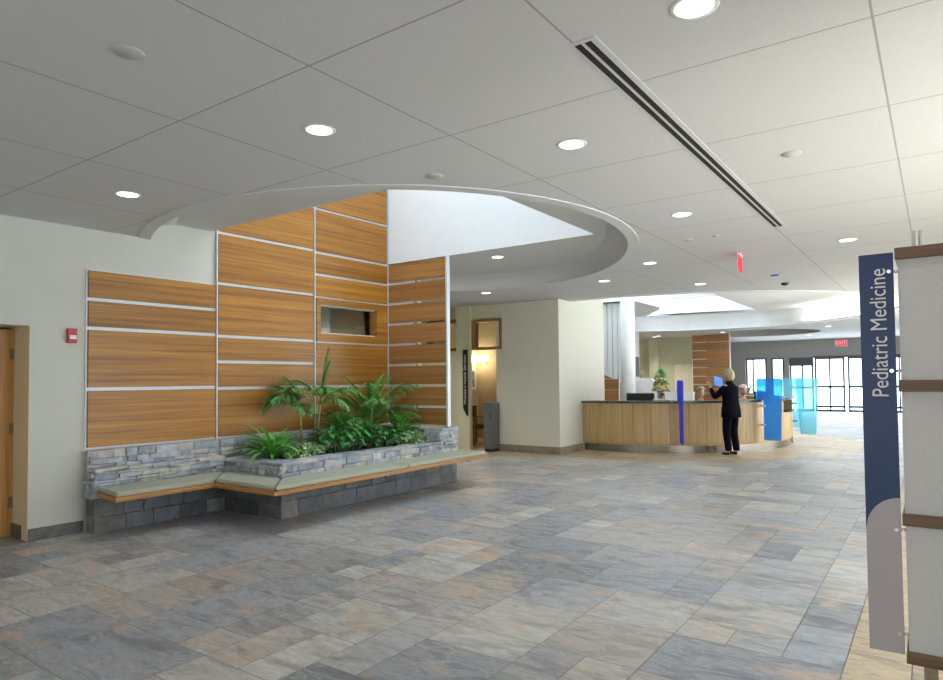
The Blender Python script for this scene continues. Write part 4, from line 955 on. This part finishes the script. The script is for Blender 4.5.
# standing woman at the counter
def standing_woman():
    P = Fig((-3.40, 13.72, 0), (-.87, .50), 'person', 'standing woman in a black suit at the counter, seen from behind, holding a blue sheet')
    hips = V3((0, -.02, .93)); hc = V3((0, .03, 1.585))
    wl, wr = V3((-.19, .33, 1.36)), V3((.12, .40, 1.29))
    el, er = V3((-.27, .14, 1.13)), V3((.25, .18, 1.12))
    legL = [(hips, .11), (V3((-.09, -.01, .86)), .085), (V3((-.10, .02, .48)), .055), (V3((-.10, -.03, .10)), .035)]
    legR = [(hips, .11), (V3((.09, -.01, .86)), .085), (V3((.09, .01, .48)), .055), (V3((.10, -.04, .10)), .035)]
    foot = lambda x, y: [(V3((x, y, .10)), .035), (V3((x, y+.05, .045)), .035), (V3((x, y+.17, .025)), .022)]
    tors = [(hips, .11), (V3((0, -.01, 1.08)), .10), (V3((0, .0, 1.25)), .115), (V3((0, .0, 1.36)), .09), (V3((0, .01, 1.43)), .048), (V3((0, .02, 1.50)), .047)]
    sh = V3((0, .0, 1.36))
    aL = [(sh, .09), (V3((-.165, .0, 1.355)), .05), (el, .036), (wl, .023)]; aR = [(sh, .09), (V3((.165, .0, 1.355)), .05), (er, .036), (wr, .023)]
    P.body([tors, legL, legR, foot(-.10, -.03), foot(.10, -.04), aL, aR]+hand(wl, V3((.1, .5, .8)), V3((1, 0, 0)), curl=.8)+hand(wr, V3((-.6, .7, .3)), curl=.7, thumb=-1), hc, -.1, M_skin)
    P.hair(hc, -.1, M_blond, .3, 1.12)
    k = 1.0
    J = [[(V3((-.08, .0, 1.34)), .075), (V3((-.17, .0, 1.345)), .078), (el, .062), (V3(wl)*.92+V3(el)*.08, .038)], [(V3((.08, .0, 1.34)), .075), (V3((.17, .0, 1.345)), .078), (er, .062), (V3(wr)*.92+V3(er)*.08, .038)]]
    bm = bmesh.new()
    for j in J: m_ = P.graph([j]); bm.from_mesh(m_)
    rings = []
    for z, rx, ry, cy in ((.75, .205, .150, -.02), (.76, .215, .160, -.02), (.90, .208, .155, -.02), (1.00, .190, .140, -.015), (1.10, .175, .128, -.01), (1.22, .190, .138, 0), (1.31, .195, .130, 0), (1.37, .165, .105, 0), (1.415, .105, .080, .005), (1.45, .068, .066, .01), (1.48, .060, .062, .015)):
        rings.append([bm.verts.new(P.M @ V3((rx*cos(2*pi*k/20), cy+ry*sin(2*pi*k/20), z))) for k in range(20)])
    for a, b in zip(rings, rings[1:]):
        for k in range(20): bm.faces.new((a[k], a[(k+1) % 20], b[(k+1) % 20], b[k]))
    bm.faces.new(rings[0][::-1]); bm.faces.new(rings[-1])
    mj = bpy.data.meshes.new('jacket'); bm.to_mesh(mj); bm.free(); P.add(mj, 'jacket', M_suit)
    T = [[(hips, .11), (V3((-.09, -.01, .80)), .105), (V3((-.10, .02, .48)), .080), (V3((-.10, -.03, .12)), .070), (V3((-.10, -.03, .08)), .068)],
         [(hips, .11), (V3((.09, -.01, .80)), .105), (V3((.09, .01, .48)), .080), (V3((.10, -.04, .12)), .070), (V3((.10, -.04, .08)), .068)]]
    P.add(P.graph(T), 'trousers', M_suit)
    for x, y in ((-.10, -.03), (.10, -.04)):
        P.add(P.graph([[(V3((x, y-.02, .045)), .038), (V3((x, y+.06, .04)), .040), (V3((x, y+.18, .028)), .028)]]), 'shoe', M_shoe)
    pos = P.M @ V3((.13, .43, 1.45))
    sh_ = thing('blue_folder', 'blue sheet of paper held up by the standing woman', 'folder', pos)
    mb = MB(P.M @ Matrix.Translation((.13, .43, 1.45)) @ Matrix.Rotation(-.35, 4, 'X') @ Matrix.Rotation(.3, 4, 'Y')); mb.box(-.11, .11, -.004, .004, -.09, .12); mb.build('sheet', plain('folder_blue', (.06, .25, .85), .5), sh_)
standing_woman()
# seated receptionists
def seated(loc, facing, label, hairm, top, glasses=False, dz=0):
    P = Fig(loc, facing, 'person', label); hc = V3((0, .06, 1.215+dz)); hips = V3((0, 0, .50+dz)); sh = V3((0, .02, .97+dz))
    tors = [(hips, .12), (V3((0, .0, .68+dz)), .11), (V3((0, .02, .86+dz)), .115), (sh, .09), (V3((0, .03, 1.05+dz)), .05), (V3((0, .04, 1.13+dz)), .047)]
    ch = [tors]
    for s_ in (-1, 1):
        ch.append([(hips, .12), (V3((s_*.10, .12, .50)), .085), (V3((s_*.11, .44, .50)), .058), (V3((s_*.11, .42, .09)), .036), (V3((s_*.11, .48, .04)), .034), (V3((s_*.11, .58, .03)), .022)])
        w_ = V3((s_*.14, .42, .80)); ch.append([(sh, .09), (V3((s_*.165, .02, .96+dz)), .048), (V3((s_*.22, .14, .74)), .036), (w_, .024)])
        ch += hand(w_, V3((-.15*s_, 1, -.05)), curl=.6, thumb=-s_)
    P.body(ch, hc, -.15, M_skin); P.hair(hc, -.15, hairm, .1, 1.1)
    J = [[(hips, .14), (V3((0, .0, .68+dz)), .13), (V3((0, .02, .86+dz)), .14), (sh, .10), (V3((0, .03, 1.03+dz)), .055)]]
    for s_ in (-1, 1): J.append([(sh, .10), (V3((s_*.17, .02, .96+dz)), .062), (V3((s_*.22, .14, .74)), .05), (V3((s_*.155, .36, .79)), .036)])
    P.add(P.graph(J), 'blouse', top)
    T = [[(hips, .14), (V3((s_*.10, .12, .50)), .10), (V3((s_*.11, .44, .50)), .075), (V3((s_*.11, .42, .12)), .055)] for s_ in (-1, 1)]
    P.add(P.graph(T), 'trousers', M_suit)
    for s_ in (-1, 1): P.add(P.graph([[(V3((s_*.11, .43, .04)), .038), (V3((s_*.11, .50, .035)), .038), (V3((s_*.11, .60, .026)), .027)]]), 'shoe', M_shoe)
    c = thing('office_chair', 'black office chair under the '+label.split(',')[0], 'chair', loc)
    Mx = P.M
    def B(a, nm, bev=.01): m = MB(Mx); m.box(*a, bevel=bev); m.build(nm, M_black, c)
    B((-.24, .24, -.2, .26, .34, .385), 'seat', .02); B((-.22, .22, -.25, -.20, .5, .95), 'backrest', .02)
    m = MB(Mx); m.tube([(0, 0, .06), (0, 0, .36)], .03); m.tube([(0, -.18, .36), (0, -.24, .38), (0, -.24, .6)], .02); m.build('post', M_metal, c)
    for k in range(5):
        a = k*2*pi/5; m = MB(Mx); m.tube([(0, 0, .09), (.28*cos(a), .28*sin(a), .06)], .018); lg = m.build('leg', M_black, c); m = MB(Mx); m.lathe([(.0, 0), (.025, .01), (.025, .04), (0, .05)], (.28*cos(a), .28*sin(a), 0), 8); m.build('caster', M_black, lg)
seated((-4.34, 14.98, 0), (.35, -.94), 'blond seated receptionist, left of the standing woman behind the counter', M_blond, M_pink)
seated((-3.62, 15.72, 0), (.5, -.87), 'white-haired seated receptionist, just right of the standing woman', M_whiteh, M_shirt, dz=.03)
